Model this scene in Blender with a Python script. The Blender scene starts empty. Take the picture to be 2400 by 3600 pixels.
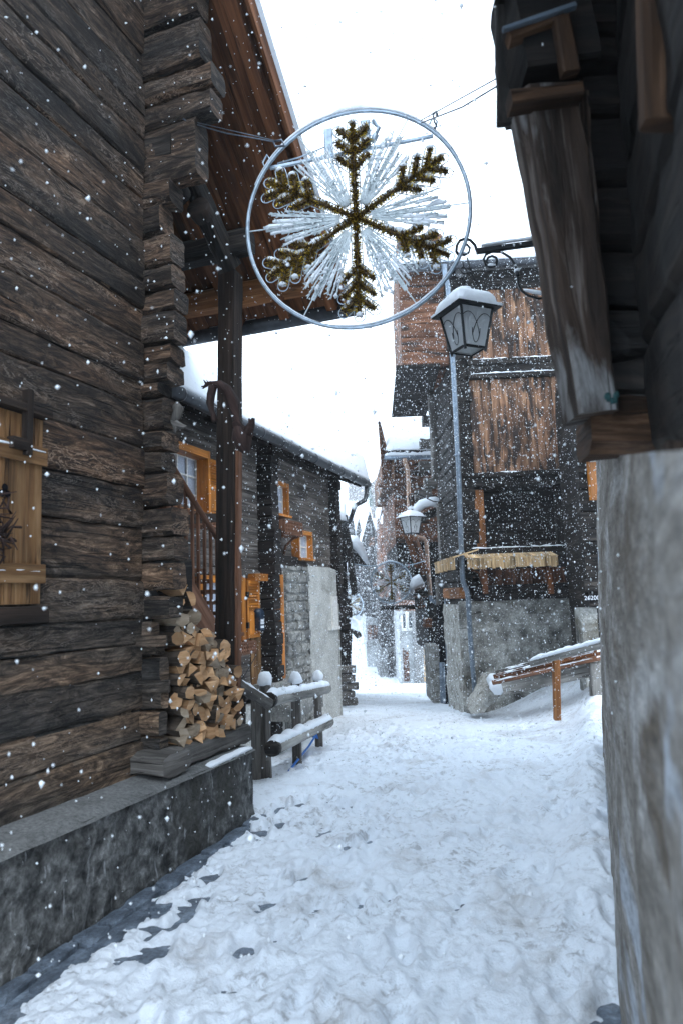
import bpy, math, random
import numpy as np
from mathutils import Vector, noise as mnoise
random.seed(7); rng=np.random.default_rng(7)
SC=bpy.context.scene; COL=SC.collection
rad=math.radians
# ---------------- camera ----------------
F=2400.; TH=math.atan(300/2400); RHO=rad(1.95)
CAM=np.array([0,0,1.6])
_u=np.array([0,-math.sin(TH),math.cos(TH)]); _r=np.array([1.,0,0]); FW=np.array([0,math.cos(TH),math.sin(TH)])
R=math.cos(RHO)*_r-math.sin(RHO)*_u; U=math.sin(RHO)*_r+math.cos(RHO)*_u
from mathutils import Matrix
cam=bpy.data.cameras.new('camera'); co=bpy.data.objects.new('camera',cam); COL.objects.link(co)
co.matrix_world=Matrix(((R[0],U[0],-FW[0],CAM[0]),(R[1],U[1],-FW[1],CAM[1]),(R[2],U[2],-FW[2],CAM[2]),(0,0,0,1)))
cam.sensor_fit='VERTICAL'; cam.sensor_height=36; cam.lens=24; cam.clip_start=.05; cam.clip_end=2000
cam.dof.use_dof=True; cam.dof.focus_distance=7.5; cam.dof.aperture_fstop=2.8; cam.dof.aperture_blades=9
SC.camera=co
# ---------------- world / light ----------------
w=bpy.data.worlds.new("World"); SC.world=w; w.use_nodes=True
nt=w.node_tree; bg=nt.nodes['Background']
sky=nt.nodes.new('ShaderNodeTexSky'); sky.sky_type='NISHITA'; sky.sun_disc=False
sky.sun_elevation=rad(48); sky.sun_rotation=rad(150)
mx=nt.nodes.new('ShaderNodeMix'); mx.data_type='RGBA'; mx.inputs[0].default_value=.88
tc=nt.nodes.new('ShaderNodeTexCoord'); cn=nt.nodes.new('ShaderNodeTexNoise'); cn.inputs['Scale'].default_value=1.6; cn.inputs['Detail'].default_value=3
cr=nt.nodes.new('ShaderNodeValToRGB'); cr.color_ramp.elements[0].color=(7.9,10.1,12.6,1); cr.color_ramp.elements[1].color=(11.0,12.6,14.2,1)
cr.color_ramp.elements[0].position=.3; cr.color_ramp.elements[1].position=.7
nt.links.new(tc.outputs['Generated'],cn.inputs['Vector']); nt.links.new(cn.outputs['Fac'],cr.inputs['Fac'])
nt.links.new(sky.outputs[0],mx.inputs[6]); nt.links.new(cr.outputs[0],mx.inputs[7]); nt.links.new(mx.outputs[2],bg.inputs['Color'])
bg.inputs['Strength'].default_value=.13
sl=bpy.data.lights.new('sun','SUN'); sl.energy=.5; sl.angle=rad(35); sl.color=(1,.97,.93)
so=bpy.data.objects.new('sun',sl); COL.objects.link(so); so.rotation_euler=(rad(42),0,rad(30))
SC.view_settings.view_transform='Standard'; SC.view_settings.look='None'; SC.view_settings.exposure=1.05; SC.view_settings.gamma=1
SC.cycles.use_denoising=True; SC.cycles.max_bounces=6; SC.cycles.diffuse_bounces=3; SC.cycles.glossy_bounces=2; SC.cycles.transmission_bounces=4; SC.cycles.transparent_max_bounces=8; SC.cycles.volume_bounces=1
# ---------------- photo geometry helpers (pixels of the 2400x3600 survey -> rays -> real surfaces) ----------------
def ray(x,y): return FW+R*(x-1200)/F-U*(y-1800)/F
def P(x,y,d): return CAM+ray(x,y)*d
def G(x,y,z=0.):
    r=ray(x,y); return CAM+r*((z-CAM[2])/r[2])
class Pl:
    def __init__(s,a,b):
        s.a=np.array([a[0],a[1],0.]); d=np.array([b[0]-a[0],b[1]-a[1],0.]); s.L=np.linalg.norm(d); s.t=d/s.L; s.n=np.array([s.t[1],-s.t[0],0])
    def hit(s,x,y,off=0.):
        r=ray(x,y); k=((s.a+s.n*off-CAM)@s.n)/(r@s.n); return CAM+r*k
    def sz(s,x,y,off=0.):
        p=s.hit(x,y,off); return (p-s.a)@s.t,p[2]
    def W(s,q,o,z): 
        p=s.a+s.t*q+s.n*o; return np.array([p[0],p[1],z])
    def oz(s,q,x,y):   # on the cross plane at s=q: offset and z
        r=ray(x,y); k=((s.W(q,0,0)-CAM)@s.t)/(r@s.t); p=CAM+r*k; return (p-s.a)@s.n,p[2]
Z=np.array([0,0,1.])
def nrm(v): 
    v=np.asarray(v,float); return v/(np.linalg.norm(v)+1e-12)
def nz(p,k=1.): return mnoise.noise(Vector((p[0]*k,p[1]*k,p[2]*k)))
# ---------------- mesh builder ----------------
SPLIT={'batten','rafters','gutter_bracket','hinge','brace','roof_timbers','side_post','log_stub','canopy_prop','balcony_brace','rail_end','purlin_trim','purlin_head','paper_label','shutter_frame','ledge_snow','rail_timber','bench_timber','snow_dusting','hatch','boarding','sill_log_end','eave_board','door_step','mounting_bar','clip','carrier_beam','porch_snow','stair_post'}
class MB:
    def __init__(s): s.v=[];s.f=[];s.t=[];s.o=[];s.m=[];s.s=[];s.g=[]
    def add(s,vs,fs,t=(0,0,1),mat=0,smooth=False,off=None):
        b=len(s.v); s.v+= [tuple(map(float,q)) for q in vs]; off=off or (random.random()*50,random.random()*50)
        mats=mat if isinstance(mat,(list,tuple)) else [mat]*len(fs); s.g.append((b,len(s.v),len(s.f),len(s.f)+len(fs)))
        for f,m in zip(fs,mats): s.f.append([i+b for i in f]); s.t.append(t); s.o.append(off); s.m.append(m); s.s.append(smooth)
        return s
    def beam(s,a,b,w,h,up=Z,seg=.25,jit=.0,ch=.12,mat=0,w2=None,h2=None,bow=0.,endmat=None,smooth=False,nf=5.):
        """squared timber from a to b: w across, h along 'up', chamfered, slightly irregular"""
        a=np.array(a,float);b=np.array(b,float);d=b-a;L=np.linalg.norm(d);t=d/L
        x=nrm(np.cross(t,up)); y=np.cross(x,t); w2=w if w2 is None else w2; h2=h if h2 is None else h2
        n=max(1,int(L/seg)); c=ch
        sec=[(-.5,-.5+c),(-.5,.5-c),(-.5+c,.5),(.5-c,.5),(.5,.5-c),(.5,-.5+c),(.5-c,-.5),(-.5+c,-.5)]
        if jit>0: sec=[(-.5,-.5+c),(-.5,-.16),(-.5,.17),(-.5,.5-c),(-.5+c,.5),(0,.5),(.5-c,.5),(.5,.5-c),(.5,.17),(.5,-.16),(.5,-.5+c),(.5-c,-.5),(0,-.5),(-.5+c,-.5)]
        k=len(sec); vs=[]; sd=random.random()*40
        for i in range(n+1):
            f=i/n; p=a+d*f+y*bow*math.sin(math.pi*f); ww=w+(w2-w)*f; hh=h+(h2-h)*f
            for (u,v) in sec:
                m=min(abs(ww),abs(hh)); q=p+x*(u*ww)+y*(v*hh)
                if jit>0:
                    q=q+(x*u*2+y*v*2)*jit*(1.3*mnoise.noise(Vector((q[0]*nf+sd,q[1]*nf,q[2]*nf*1.5)))+.5*mnoise.noise(Vector((q[0]*nf*4,q[1]*nf*4+sd,q[2]*nf*4))))
                vs.append(q)
        fs=[];ms=[]
        for i in range(n):
            for j in range(k): fs.append([i*k+j,(i+1)*k+j,(i+1)*k+(j+1)%k,i*k+(j+1)%k]); ms.append(mat)
        fs.append(list(range(k))); fs.append([n*k+j for j in range(k)][::-1]); em=mat if endmat is None else endmat; ms+=[em,em]
        s.add(vs,fs,tuple(t),ms,smooth); return s
    def box(s,c,ax,hs,t=None,mat=0):
        ax=[np.array(q,float) for q in ax]; c=np.array(c,float); vs=[]
        for i in (-1,1):
            for j in (-1,1):
                for k in (-1,1): vs.append(c+ax[0]*hs[0]*i+ax[1]*hs[1]*j+ax[2]*hs[2]*k)
        s.add(vs,[[0,1,3,2],[4,6,7,5],[0,4,5,1],[2,3,7,6],[0,2,6,4],[1,5,7,3]],tuple(ax[0]) if t is None else t,mat); return s
    def pbox(s,pl,x0,y0,x1,y1,o0,o1,axis='s',mat=0,jit=0,ch=.06):
        """box whose front face (offset o1) fills the photo rectangle"""
        xm=(x0+x1)/2;ym=(y0+y1)/2; s0=pl.sz(x0,ym,o1)[0]; s1=pl.sz(x1,ym,o1)[0]; z1=pl.sz(xm,y0,o1)[1]; z0=pl.sz(xm,y1,o1)[1]
        return s.sbox(pl,s0,s1,z0,z1,o0,o1,axis,mat,jit,ch)
    def sbox(s,pl,s0,s1,z0,z1,o0,o1,axis='s',mat=0,jit=0,ch=.06):
        if axis=='s': s.beam(pl.W(s0,(o0+o1)/2,(z0+z1)/2),pl.W(s1,(o0+o1)/2,(z0+z1)/2),abs(o1-o0),z1-z0,jit=jit,ch=ch,mat=mat)
        else:
            s.beam(pl.W((s0+s1)/2,(o0+o1)/2,z0),pl.W((s0+s1)/2,(o0+o1)/2,z1),abs(o1-o0),abs(s1-s0),up=pl.t,jit=jit,ch=ch,mat=mat)
        return s
    def tube(s,pts,r,n=8,mat=0,smooth=True,cap=True,up=None):
        pts=[np.array(p,float) for p in pts]; rs=r if isinstance(r,(list,tuple,np.ndarray)) else [r]*len(pts); k=len(pts); vs=[]
        prev=None
        for i,p in enumerate(pts):
            t=nrm(pts[min(i+1,k-1)]-pts[max(i-1,0)])
            if prev is None: x=nrm(np.cross(t,Z if abs(t[2])<.9 else np.array([1,0,0])))
            else: x=nrm(prev-t*(prev@t))
            prev=x; y=np.cross(t,x)
            for j in range(n): a=2*math.pi*j/n; vs.append(p+(x*math.cos(a)+y*math.sin(a))*rs[i])
        fs=[[i*n+j,i*n+(j+1)%n,(i+1)*n+(j+1)%n,(i+1)*n+j] for i in range(k-1) for j in range(n)]
        if cap: fs+= [list(range(n))[::-1],[(k-1)*n+j for j in range(n)]]
        s.add(vs,fs,tuple(nrm(pts[-1]-pts[0]+1e-6)),mat,smooth); return s
    def ridge(s,a,b,w,h,seg=.05,up=Z,jit=.25,mat=0,ends=.08):
        """soft ridge of lying snow on a line"""
        a=np.array(a,float);b=np.array(b,float);d=b-a;L=np.linalg.norm(d);t=d/L;x=nrm(np.cross(t,up));n=max(3,int(L/seg));vs=[];k=9;sd=random.random()*30
        for i in range(n+1):
            f=i/n;p=a+d*f;e=min(1,min(f,1-f)*L/ends+.15)**.5;q=1+jit*1.6*mnoise.noise(Vector((f*L*9+sd,sd,0)));
            for j in range(k):
                an=math.pi*j/(k-1); rr=1+.25*jit*mnoise.noise(Vector((f*L*25,an*3,sd)))
                vs.append(p+x*math.cos(an)*w*.5*rr*(.8+.2*e)+Z*(math.sin(an)**.7*h*q*e-.006 if 0<j<k-1 else -.012-.012*max(0,mnoise.noise(Vector((f*L*30,sd+j,0))))))
        fs=[[i*k+j,i*k+j+1,(i+1)*k+j+1,(i+1)*k+j] for i in range(n) for j in range(k-1)]
        fs+=[[i*k,(i+1)*k,(i+1)*k+k-1,i*k+k-1] for i in range(n)]; fs+=[list(range(k))[::-1],[n*k+j for j in range(k)]]
        s.add(vs,fs,tuple(t),mat,True); return s
    def sheet(s,p00,p10,p11,p01,th,nx,ny,jit=.3,edge=.12,mat=0,sag=0.,nfreq=2.):
        """thick soft slab (snow on a roof): p00-p10 lower edge, p01-p11 upper edge"""
        p00,p10,p11,p01=[np.array(q,float) for q in (p00,p10,p11,p01)]
        Lx=np.linalg.norm(p10-p00);Ly=np.linalg.norm(p01-p00);nn=nrm(np.cross(p10-p00,p01-p00)); nn=nn if nn[2]>0 else -nn
        top=[];bot=[];sd=random.random()*20
        for j in range(ny+1):
            for i in range(nx+1):
                u=i/nx;v=j/ny;b=(p00*(1-u)+p10*u)*(1-v)+(p01*(1-u)+p11*u)*v
                du=min(u,1-u)*Lx;dv=v*Ly;e=min(1,min(du,dv)/edge); pr=math.sqrt(max(0,1-(1-e)**2))
                hgt=th*(.12+.88*pr)*(1+jit*nz(b+sd,nfreq)+jit*.4*nz(b+sd,nfreq*4))
                top.append(b+nn*hgt*.3+Z*hgt*.75); bot.append(b)
        k=nx+1;N=len(top);vs=top+bot;fs=[]
        for j in range(ny):
            for i in range(nx): a=j*k+i; fs.append([a,a+1,a+k+1,a+k]); fs.append([N+a,N+a+k,N+a+k+1,N+a+1])
        for i in range(nx): fs.append([i,N+i,N+i+1,i+1]); q=ny*k+i; fs.append([q,q+1,N+q+1,N+q])
        for j in range(ny): q=j*k; fs.append([q,q+k,N+q+k,N+q]); q=j*k+nx; fs.append([q,N+q,N+q+k,q+k])
        s.add(vs,fs,tuple(nrm(p10-p00)),mat,True); return s
    def prism(s,pts,ext,t=None,mat=0):
        pts=[np.array(p,float) for p in pts];e=np.array(ext,float);n=len(pts)
        s.add(pts+[p+e for p in pts],[list(range(n)),[n+i for i in range(n)][::-1]]+[[i,n+i,n+(i+1)%n,(i+1)%n] for i in range(n)],tuple(t) if t is not None else tuple(nrm(pts[1]-pts[0])),mat); return s
    def build(s,name,mats,parent=None,loc=None):
        if name in SPLIT and len(s.g)>1:
            r=None
            for (v0,v1,f0,f1) in s.g:
                m=MB(); m.v=s.v[v0:v1]; m.f=[[i-v0 for i in f] for f in s.f[f0:f1]]; m.t=s.t[f0:f1]; m.o=s.o[f0:f1]; m.m=s.m[f0:f1]; m.s=s.s[f0:f1]; o=m.build(name,mats,parent,loc); r=r or o
            return r
        mats=mats if isinstance(mats,(list,tuple)) else [mats]
        loc=np.array(loc,float) if loc is not None else np.zeros(3)
        me=bpy.data.meshes.new(name); V=np.array(s.v)-loc; me.from_pydata([tuple(q) for q in V],[],s.f)
        uv=me.uv_layers.new(name='UVMap'); data=np.zeros(len(me.loops)*2); V=V+loc
        li=0
        cache={}
        for f,t,o in zip(s.f,s.t,s.o):
            p=V[f]; nn=np.cross(p[1]-p[0],p[2]-p[0]) if len(f)==3 else np.cross(p[len(f)//2]-p[0],p[(3*len(f))//4]-p[len(f)//4])
            fr=cache.get(t)
            if fr is None:
                tt=nrm(t); x=nrm(np.cross(tt,Z)) if abs(tt[2])<.95 else nrm(np.cross(tt,[.34,.94,0])); fr=cache[t]=(tt,x,np.cross(x,tt))
            q=[abs(nn@fr[0]),abs(nn@fr[1]),abs(nn@fr[2])]; k=q.index(max(q))
            u=p@fr[1 if k==0 else 0]; v=p@fr[1 if k==2 else 2]
            for a_,b_ in zip(u,v): data[li]=a_+o[0]; data[li+1]=b_+o[1]+k*3.3; li+=2
        uv.data.foreach_set('uv',data)
        for m in mats: me.materials.append(m)
        me.polygons.foreach_set('material_index',s.m); me.polygons.foreach_set('use_smooth',s.s); me.update()
        ob=bpy.data.objects.new(name,me); COL.objects.link(ob)
        if parent is not None: ob.parent=parent; ob.location=Vector(loc-_wl(parent))
        else: ob.location=Vector(loc)
        return ob
def _wl(o):
    l=np.array(o.location)
    while o.parent is not None: o=o.parent; l=l+np.array(o.location)
    return l
def tag(o,label=None,cat=None,group=None,kind=None):
    if label:o['label']=label
    if cat:o['category']=cat
    if group:o['group']=group
    if kind:o['kind']=kind
    elif label and cat:o['kind']='thing'
    return o
def thing(name,label,cat,loc=(0,0,0),group=None):
    o=bpy.data.objects.new(name,None); COL.objects.link(o); o.location=Vector(loc); o.empty_display_size=.2
    return tag(o,label,cat,group)
# ---------------- materials ----------------
def mat(name):
    m=bpy.data.materials.new(name); m.use_nodes=True; n=m.node_tree.nodes; return m,m.node_tree,n['Principled BSDF']
def ramp(nt,cols):
    r=nt.nodes.new('ShaderNodeValToRGB'); e=r.color_ramp.elements
    while len(e)<len(cols): e.new(.5)
    for q,(p,c) in zip(e,cols): q.position=p; q.color=(*c,1)
    return r
def noise_n(nt,vec,scale,detail=5,dist=0,rough=.55):
    n=nt.nodes.new('ShaderNodeTexNoise'); n.inputs['Scale'].default_value=scale; n.inputs['Detail'].default_value=detail; n.inputs['Distortion'].default_value=dist; n.inputs['Roughness'].default_value=rough
    if vec is not None: nt.links.new(vec,n.inputs['Vector'])
    return n
def uvmap(nt,sc,src='UV'):
    t=nt.nodes.new('ShaderNodeTexCoord'); m=nt.nodes.new('ShaderNodeMapping'); m.inputs['Scale'].default_value=sc; nt.links.new(t.outputs[src],m.inputs['Vector']); return m.outputs[0]
def bump(nt,b,h,st,dist=.02,prev=None):
    n=nt.nodes.new('ShaderNodeBump'); n.inputs['Strength'].default_value=st; n.inputs['Distance'].default_value=dist; nt.links.new(h,n.inputs['Height'])
    if prev: nt.links.new(prev,n.inputs['Normal'])
    nt.links.new(n.outputs[0],b.inputs['Normal']); return n.outputs[0]
def mixc(nt,fac,a,b,mode='MIX'):
    m=nt.nodes.new('ShaderNodeMix'); m.data_type='RGBA'; m.blend_type=mode
    for i,x in ((0,fac),(6,a),(7,b)):
        if isinstance(x,(int,float)): m.inputs[i].default_value=x
        elif isinstance(x,tuple): m.inputs[i].default_value=(*x,1)
        else: nt.links.new(x,m.inputs[i])
    return m.outputs[2]
def wood(name,c0,c1,c2,su=2.,sv=26.,curl=.8,bst=.6,patch=None,pk=.5,rough=.8,crack=True,spec=.25):
    m,nt,b=mat(name)
    g=noise_n(nt,uvmap(nt,(su,sv,1)),1.,8,curl,.62)
    r=ramp(nt,[(.3,c0),(.52,c1),(.74,c2)]); nt.links.new(g.outputs['Fac'],r.inputs['Fac']); col=r.outputs[0]
    l=noise_n(nt,uvmap(nt,(.8,2.2,1)),1.3,4,.3); rl=ramp(nt,[(.35,(.45,.45,.45)),(.65,(1.35,1.35,1.35))]); nt.links.new(l.outputs['Fac'],rl.inputs['Fac'])
    col=mixc(nt,1.,col,rl.outputs[0],'MULTIPLY')
    if patch:
        p=noise_n(nt,uvmap(nt,(.9,3.5,1)),1.7,6,.5,.6); rp=ramp(nt,[(pk-.04,(0,0,0)),(pk+.06,(1,1,1))]); nt.links.new(p.outputs['Fac'],rp.inputs['Fac'])
        col=mixc(nt,rp.outputs[0],col,patch)
    if crack:
        c=noise_n(nt,uvmap(nt,(.55,16,1)),1.,4,.35,.5); rc=ramp(nt,[(.485,(1,1,1)),(.5,(.15,.15,.15)),(.515,(1,1,1))]); nt.links.new(c.outputs['Fac'],rc.inputs['Fac'])
        l2=noise_n(nt,uvmap(nt,(1.3,3,1)),1.,2); rm=ramp(nt,[(.5,(0,0,0)),(.6,(1,1,1))]); nt.links.new(l2.outputs['Fac'],rm.inputs['Fac'])
        cc=mixc(nt,rm.outputs[0],(1,1,1),rc.outputs[0]); col=mixc(nt,1.,col,cc,'MULTIPLY')
    nt.links.new(col,b.inputs['Base Color']); b.inputs['Roughness'].default_value=rough; b.inputs['Specular IOR Level'].default_value=spec
    pv=bump(nt,b,g.outputs['Fac'],bst,.02)
    if crack: bump(nt,b,cc,.8,.02,pv)
    return m
def rocky(name,cols,scale=6,bst=.6,dist=.03,fine=60,rough=.9,stain=None,streak=None,vs=(1,1,1)):
    m,nt,b=mat(name); v=uvmap(nt,vs,'Object')
    n=noise_n(nt,v,scale,9,.3,.65); r=ramp(nt,cols); nt.links.new(n.outputs['Fac'],r.inputs['Fac']); col=r.outputs[0]
    if stain:
        s=noise_n(nt,v,stain[0],4,.8); rs=ramp(nt,[(stain[1]-.05,(0,0,0)),(stain[1]+.08,(1,1,1))]); nt.links.new(s.outputs['Fac'],rs.inputs['Fac']); col=mixc(nt,rs.outputs[0],col,stain[2])
    if streak:
        q=uvmap(nt,streak[0],'Object'); s=noise_n(nt,q,1.,5,1.5); rs=ramp(nt,[(streak[1],(0,0,0)),(streak[1]+.07,(1,1,1))]); nt.links.new(s.outputs['Fac'],rs.inputs['Fac']); col=mixc(nt,rs.outputs[0],col,streak[2])
    f=noise_n(nt,v,fine,4,0,.7); fr_=ramp(nt,[(.3,(.12,.12,.12)),(.7,(.88,.88,.88))]); nt.links.new(f.outputs['Fac'],fr_.inputs['Fac']); col=mixc(nt,.55,col,fr_.outputs[0],'OVERLAY')
    nt.links.new(col,b.inputs['Base Color']); b.inputs['Roughness'].default_value=rough; b.inputs['Specular IOR Level'].default_value=.2
    pv=bump(nt,b,n.outputs['Fac'],bst,dist); bump(nt,b,f.outputs['Fac'],bst*.8,.006,pv); return m
def plain(name,c,rough=.5,metal=0,nscale=30,var=.25,bst=.15,spec=.5):
    m,nt,b=mat(name); n=noise_n(nt,uvmap(nt,(1,1,1),'Object'),nscale,5); d=tuple(x*(1-var) for x in c); e=tuple(min(1,x*(1+var)) for x in c)
    r=ramp(nt,[(.3,d),(.7,e)]); nt.links.new(n.outputs['Fac'],r.inputs['Fac']); nt.links.new(r.outputs[0],b.inputs['Base Color'])
    b.inputs['Roughness'].default_value=rough; b.inputs['Metallic'].default_value=metal; b.inputs['Specular IOR Level'].default_value=spec; bump(nt,b,n.outputs['Fac'],bst,.01); return m
M={}
# old sun-burnt larch logs; timber weathers paler and greyer low down
def cabin_logs():
    m,nt,b=mat('old_log_wood')
    g=noise_n(nt,uvmap(nt,(2.4,8.5,1)),1.,12,2.8,.76)
    r=ramp(nt,[(.36,(.005,.004,.004)),(.47,(.030,.022,.017)),(.57,(.080,.060,.045)),(.71,(.27,.23,.19))]); nt.links.new(g.outputs['Fac'],r.inputs['Fac'])  # grain tones; wide contrast so the colour also carries relief shading
    r2=ramp(nt,[(.34,(.012,.010,.009)),(.46,(.07,.06,.05)),(.58,(.18,.155,.128)),(.74,(.38,.35,.31))]); nt.links.new(g.outputs['Fac'],r2.inputs['Fac'])
    fs=noise_n(nt,uvmap(nt,(3.5,60,1)),1.,5,.6,.6); rfs=ramp(nt,[(.36,(.45,.45,.45)),(.62,(1.35,1.35,1.35))]); nt.links.new(fs.outputs['Fac'],rfs.inputs['Fac'])
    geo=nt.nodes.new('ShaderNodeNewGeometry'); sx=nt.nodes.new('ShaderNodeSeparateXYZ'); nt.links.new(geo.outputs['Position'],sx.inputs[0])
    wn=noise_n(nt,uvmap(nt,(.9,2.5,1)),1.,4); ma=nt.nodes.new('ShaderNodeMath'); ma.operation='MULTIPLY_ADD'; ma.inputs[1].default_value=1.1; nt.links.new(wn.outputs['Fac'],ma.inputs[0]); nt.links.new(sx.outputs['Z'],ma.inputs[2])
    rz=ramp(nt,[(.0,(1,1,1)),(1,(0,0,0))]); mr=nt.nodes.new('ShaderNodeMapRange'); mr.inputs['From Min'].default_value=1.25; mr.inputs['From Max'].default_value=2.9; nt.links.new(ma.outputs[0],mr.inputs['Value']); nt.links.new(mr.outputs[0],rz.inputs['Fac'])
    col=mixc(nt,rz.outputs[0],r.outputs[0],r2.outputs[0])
    col=mixc(nt,1.,col,rfs.outputs[0],'MULTIPLY')
    k=noise_n(nt,uvmap(nt,(3.2,12,1)),1.,6,3.2,.6); rk=ramp(nt,[(.47,(0,0,0)),(.497,(1,1,1)),(.503,(1,1,1)),(.53,(0,0,0))]); nt.links.new(k.outputs['Fac'],rk.inputs['Fac'])
    k2=noise_n(nt,uvmap(nt,(1.1,2.6,1)),1.,4,.6); rk2=ramp(nt,[(.46,(0,0,0)),(.6,(.75,.75,.75))]); nt.links.new(k2.outputs['Fac'],rk2.inputs['Fac']); km=mixc(nt,1.,rk.outputs[0],rk2.outputs[0],'MULTIPLY'); col=mixc(nt,km,col,(.26,.235,.21))  # thin curled highlights of the grain painted into the colour
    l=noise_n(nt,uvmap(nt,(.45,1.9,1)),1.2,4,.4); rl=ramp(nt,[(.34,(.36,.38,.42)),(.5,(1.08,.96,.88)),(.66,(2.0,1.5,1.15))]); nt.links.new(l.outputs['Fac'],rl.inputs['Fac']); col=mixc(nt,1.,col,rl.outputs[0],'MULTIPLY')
    c=noise_n(nt,uvmap(nt,(.35,11,1)),1.,4,.3,.5); rc=ramp(nt,[(.488,(1,1,1)),(.5,(.04,.04,.04)),(.512,(1,1,1))]); nt.links.new(c.outputs['Fac'],rc.inputs['Fac'])
    l2=noise_n(nt,uvmap(nt,(.9,2.6,1)),1.,2); rm=ramp(nt,[(.48,(0,0,0)),(.56,(1,1,1))]); nt.links.new(l2.outputs['Fac'],rm.inputs['Fac']); cc=mixc(nt,rm.outputs[0],(1,1,1),rc.outputs[0]); col=mixc(nt,1.,col,cc,'MULTIPLY')
    nt.links.new(col,b.inputs['Base Color']); b.inputs['Roughness'].default_value=.75; b.inputs['Specular IOR Level'].default_value=.3
    pv=bump(nt,b,g.outputs['Fac'],.9,.03); bump(nt,b,cc,1.,.03,pv); return m
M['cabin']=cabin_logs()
M['dark']=wood('dark_timber',(.004,.0035,.004),(.016,.013,.011),(.075,.062,.052),1.8,18,1.4)
M['close']=wood('sooty_close_timber',(.003,.003,.003),(.009,.007,.006),(.035,.026,.02),1.6,16,1.2)
M['closebeam']=wood('brown_close_timber',(.010,.006,.004),(.05,.024,.011),(.15,.085,.05),1.5,14,1.6,.6)
M['post']=wood('brown_post_timber',(.010,.007,.006),(.028,.018,.013),(.07,.045,.032),1.2,30,.5,.4)
M['soffit']=wood('brown_roof_boards',(.06,.022,.009),(.15,.055,.02),(.25,.11,.05),1.0,20,.5,.3)
M['orangebeam']=wood('orange_larch_beam',(.14,.055,.018),(.25,.10,.034),(.38,.18,.07),1.2,22,.5,.3)
M['stair']=wood('brown_stair_timber',(.11,.05,.028),(.19,.088,.05),(.27,.14,.09),1.3,24,.6,.3,crack=False)
M['orange']=wood('varnished_orange_wood',(.36,.115,.014),(.50,.175,.025),(.62,.25,.05),1.4,30,.4,.15,rough=.45,crack=False,spec=.4)
M['shutter']=wood('weathered_pine_shutter',(.10,.045,.018),(.23,.12,.05),(.36,.22,.11),1.2,20,1.,.4)
M['grey']=wood('grey_weathered_wood',(.055,.048,.042),(.135,.122,.11),(.24,.225,.205),1.4,24,1.0,.5)
M['rail']=wood('pale_grey_rail_wood',(.17,.16,.145),(.30,.285,.26),(.42,.40,.37),1.2,26,.9,.35)
M['house']=wood('brown_grey_house_logs',(.03,.026,.024),(.15,.128,.113),(.30,.275,.25),1.2,24,.9,.45)
M['housedark']=wood('dark_house_logs',(.010,.009,.009),(.026,.021,.019),(.06,.052,.047),1.5,22,.9,.5)
M['barn']=wood('sunburnt_barn_planks',(.085,.042,.024),(.215,.11,.062),(.45,.27,.155),1.1,17,.5,.5,patch=(.030,.020,.016),pk=.51)
M['barn2']=wood('reddish_barn_planks',(.07,.03,.018),(.17,.075,.04),(.28,.14,.08),1.1,17,.5,.5,patch=(.030,.020,.016),pk=.56)
M['yellowplank']=wood('fresh_split_larch',(.30,.16,.07),(.56,.38,.20),(.76,.60,.40),2.,40,.5,.4)
M['mossy']=wood('frosty_brace_timber',(.010,.007,.006),(.045,.028,.019),(.20,.17,.15),1.6,16,1.1,.8,patch=(.20,.195,.19),pk=.60)
M['rootbrown']=wood('driftwood',(.018,.010,.009),(.045,.025,.021),(.09,.055,.045),3,20,1.2,.6)
M['logend']=wood('split_firewood_face',(.40,.20,.085),(.60,.35,.18),(.76,.52,.32),5,18,.8,.4,crack=False)
M['logend2']=wood('pale_firewood_face',(.24,.17,.11),(.40,.31,.22),(.52,.43,.34),5,18,.8,.4,crack=False)
M['bark']=wood('firewood_bark',(.035,.026,.02),(.085,.062,.045),(.17,.13,.10),5,22,1.,.8)
M['found']=rocky('rough_cast_foundation',[(.34,(.03,.031,.032)),(.48,(.105,.105,.102)),(.6,(.20,.20,.195)),(.74,(.42,.42,.41))],12,1.,.04,38,streak=((9,9,3),.62,(.36,.365,.37)),stain=(1.3,.6,(.06,.058,.052)))
M['ledge']=rocky('cement_ledge',[(.3,(.10,.10,.098)),(.7,(.22,.22,.215))],5,.5,.01,50)
M['plaster']=rocky('pale_render',[(.3,(.38,.375,.35)),(.55,(.52,.515,.485)),(.75,(.62,.615,.58))],3,.25,.01,40,stain=(.9,.62,(.28,.27,.24)))
M['white']=rocky('white_render',[(.3,(.30,.31,.31)),(.7,(.50,.51,.51))],2.5,.2,.01,30,stain=(.7,.58,(.20,.20,.19)))
M['stone']=rocky('grey_field_stone',[(.3,(.12,.12,.11)),(.5,(.29,.285,.265)),(.72,(.48,.47,.44))],5,1.,.03,40,stain=(2.6,.55,(.17,.17,.165)))
M['mortar']=rocky('lime_mortar',[(.3,(.24,.24,.225)),(.7,(.36,.355,.335))],9,.5,.01,60)
M['rubble']=rocky('barn_rubble_masonry',[(.32,(.07,.07,.065)),(.46,(.23,.225,.205)),(.58,(.38,.375,.345)),(.72,(.55,.54,.51))],3.6,1.,.05,28,stain=(1.2,.6,(.10,.085,.06)),streak=((1.2,1,9),.63,(.07,.066,.058)))
M['rubble2']=rocky('barn_corner_render',[(.34,(.16,.145,.12)),(.48,(.36,.345,.31)),(.68,(.52,.51,.47))],6,1.,.05,28)
M['concrete']=rocky('rough_grey_render_wall',[(.32,(.13,.115,.095)),(.5,(.27,.25,.225)),(.68,(.46,.455,.445))],5,1.,.03,42,vs=(.6,.22,1),streak=((1.2,.35,1.6),.56,(.40,.43,.47)),stain=(2.6,.57,(.135,.11,.085)))
M['slate']=rocky('wet_dark_slate',[(.3,(.045,.055,.068)),(.5,(.12,.145,.18)),(.72,(.27,.32,.38))],6,1.,.03,50,rough=.4,stain=(5,.6,(.25,.28,.32)))
M['snow']=None
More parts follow.
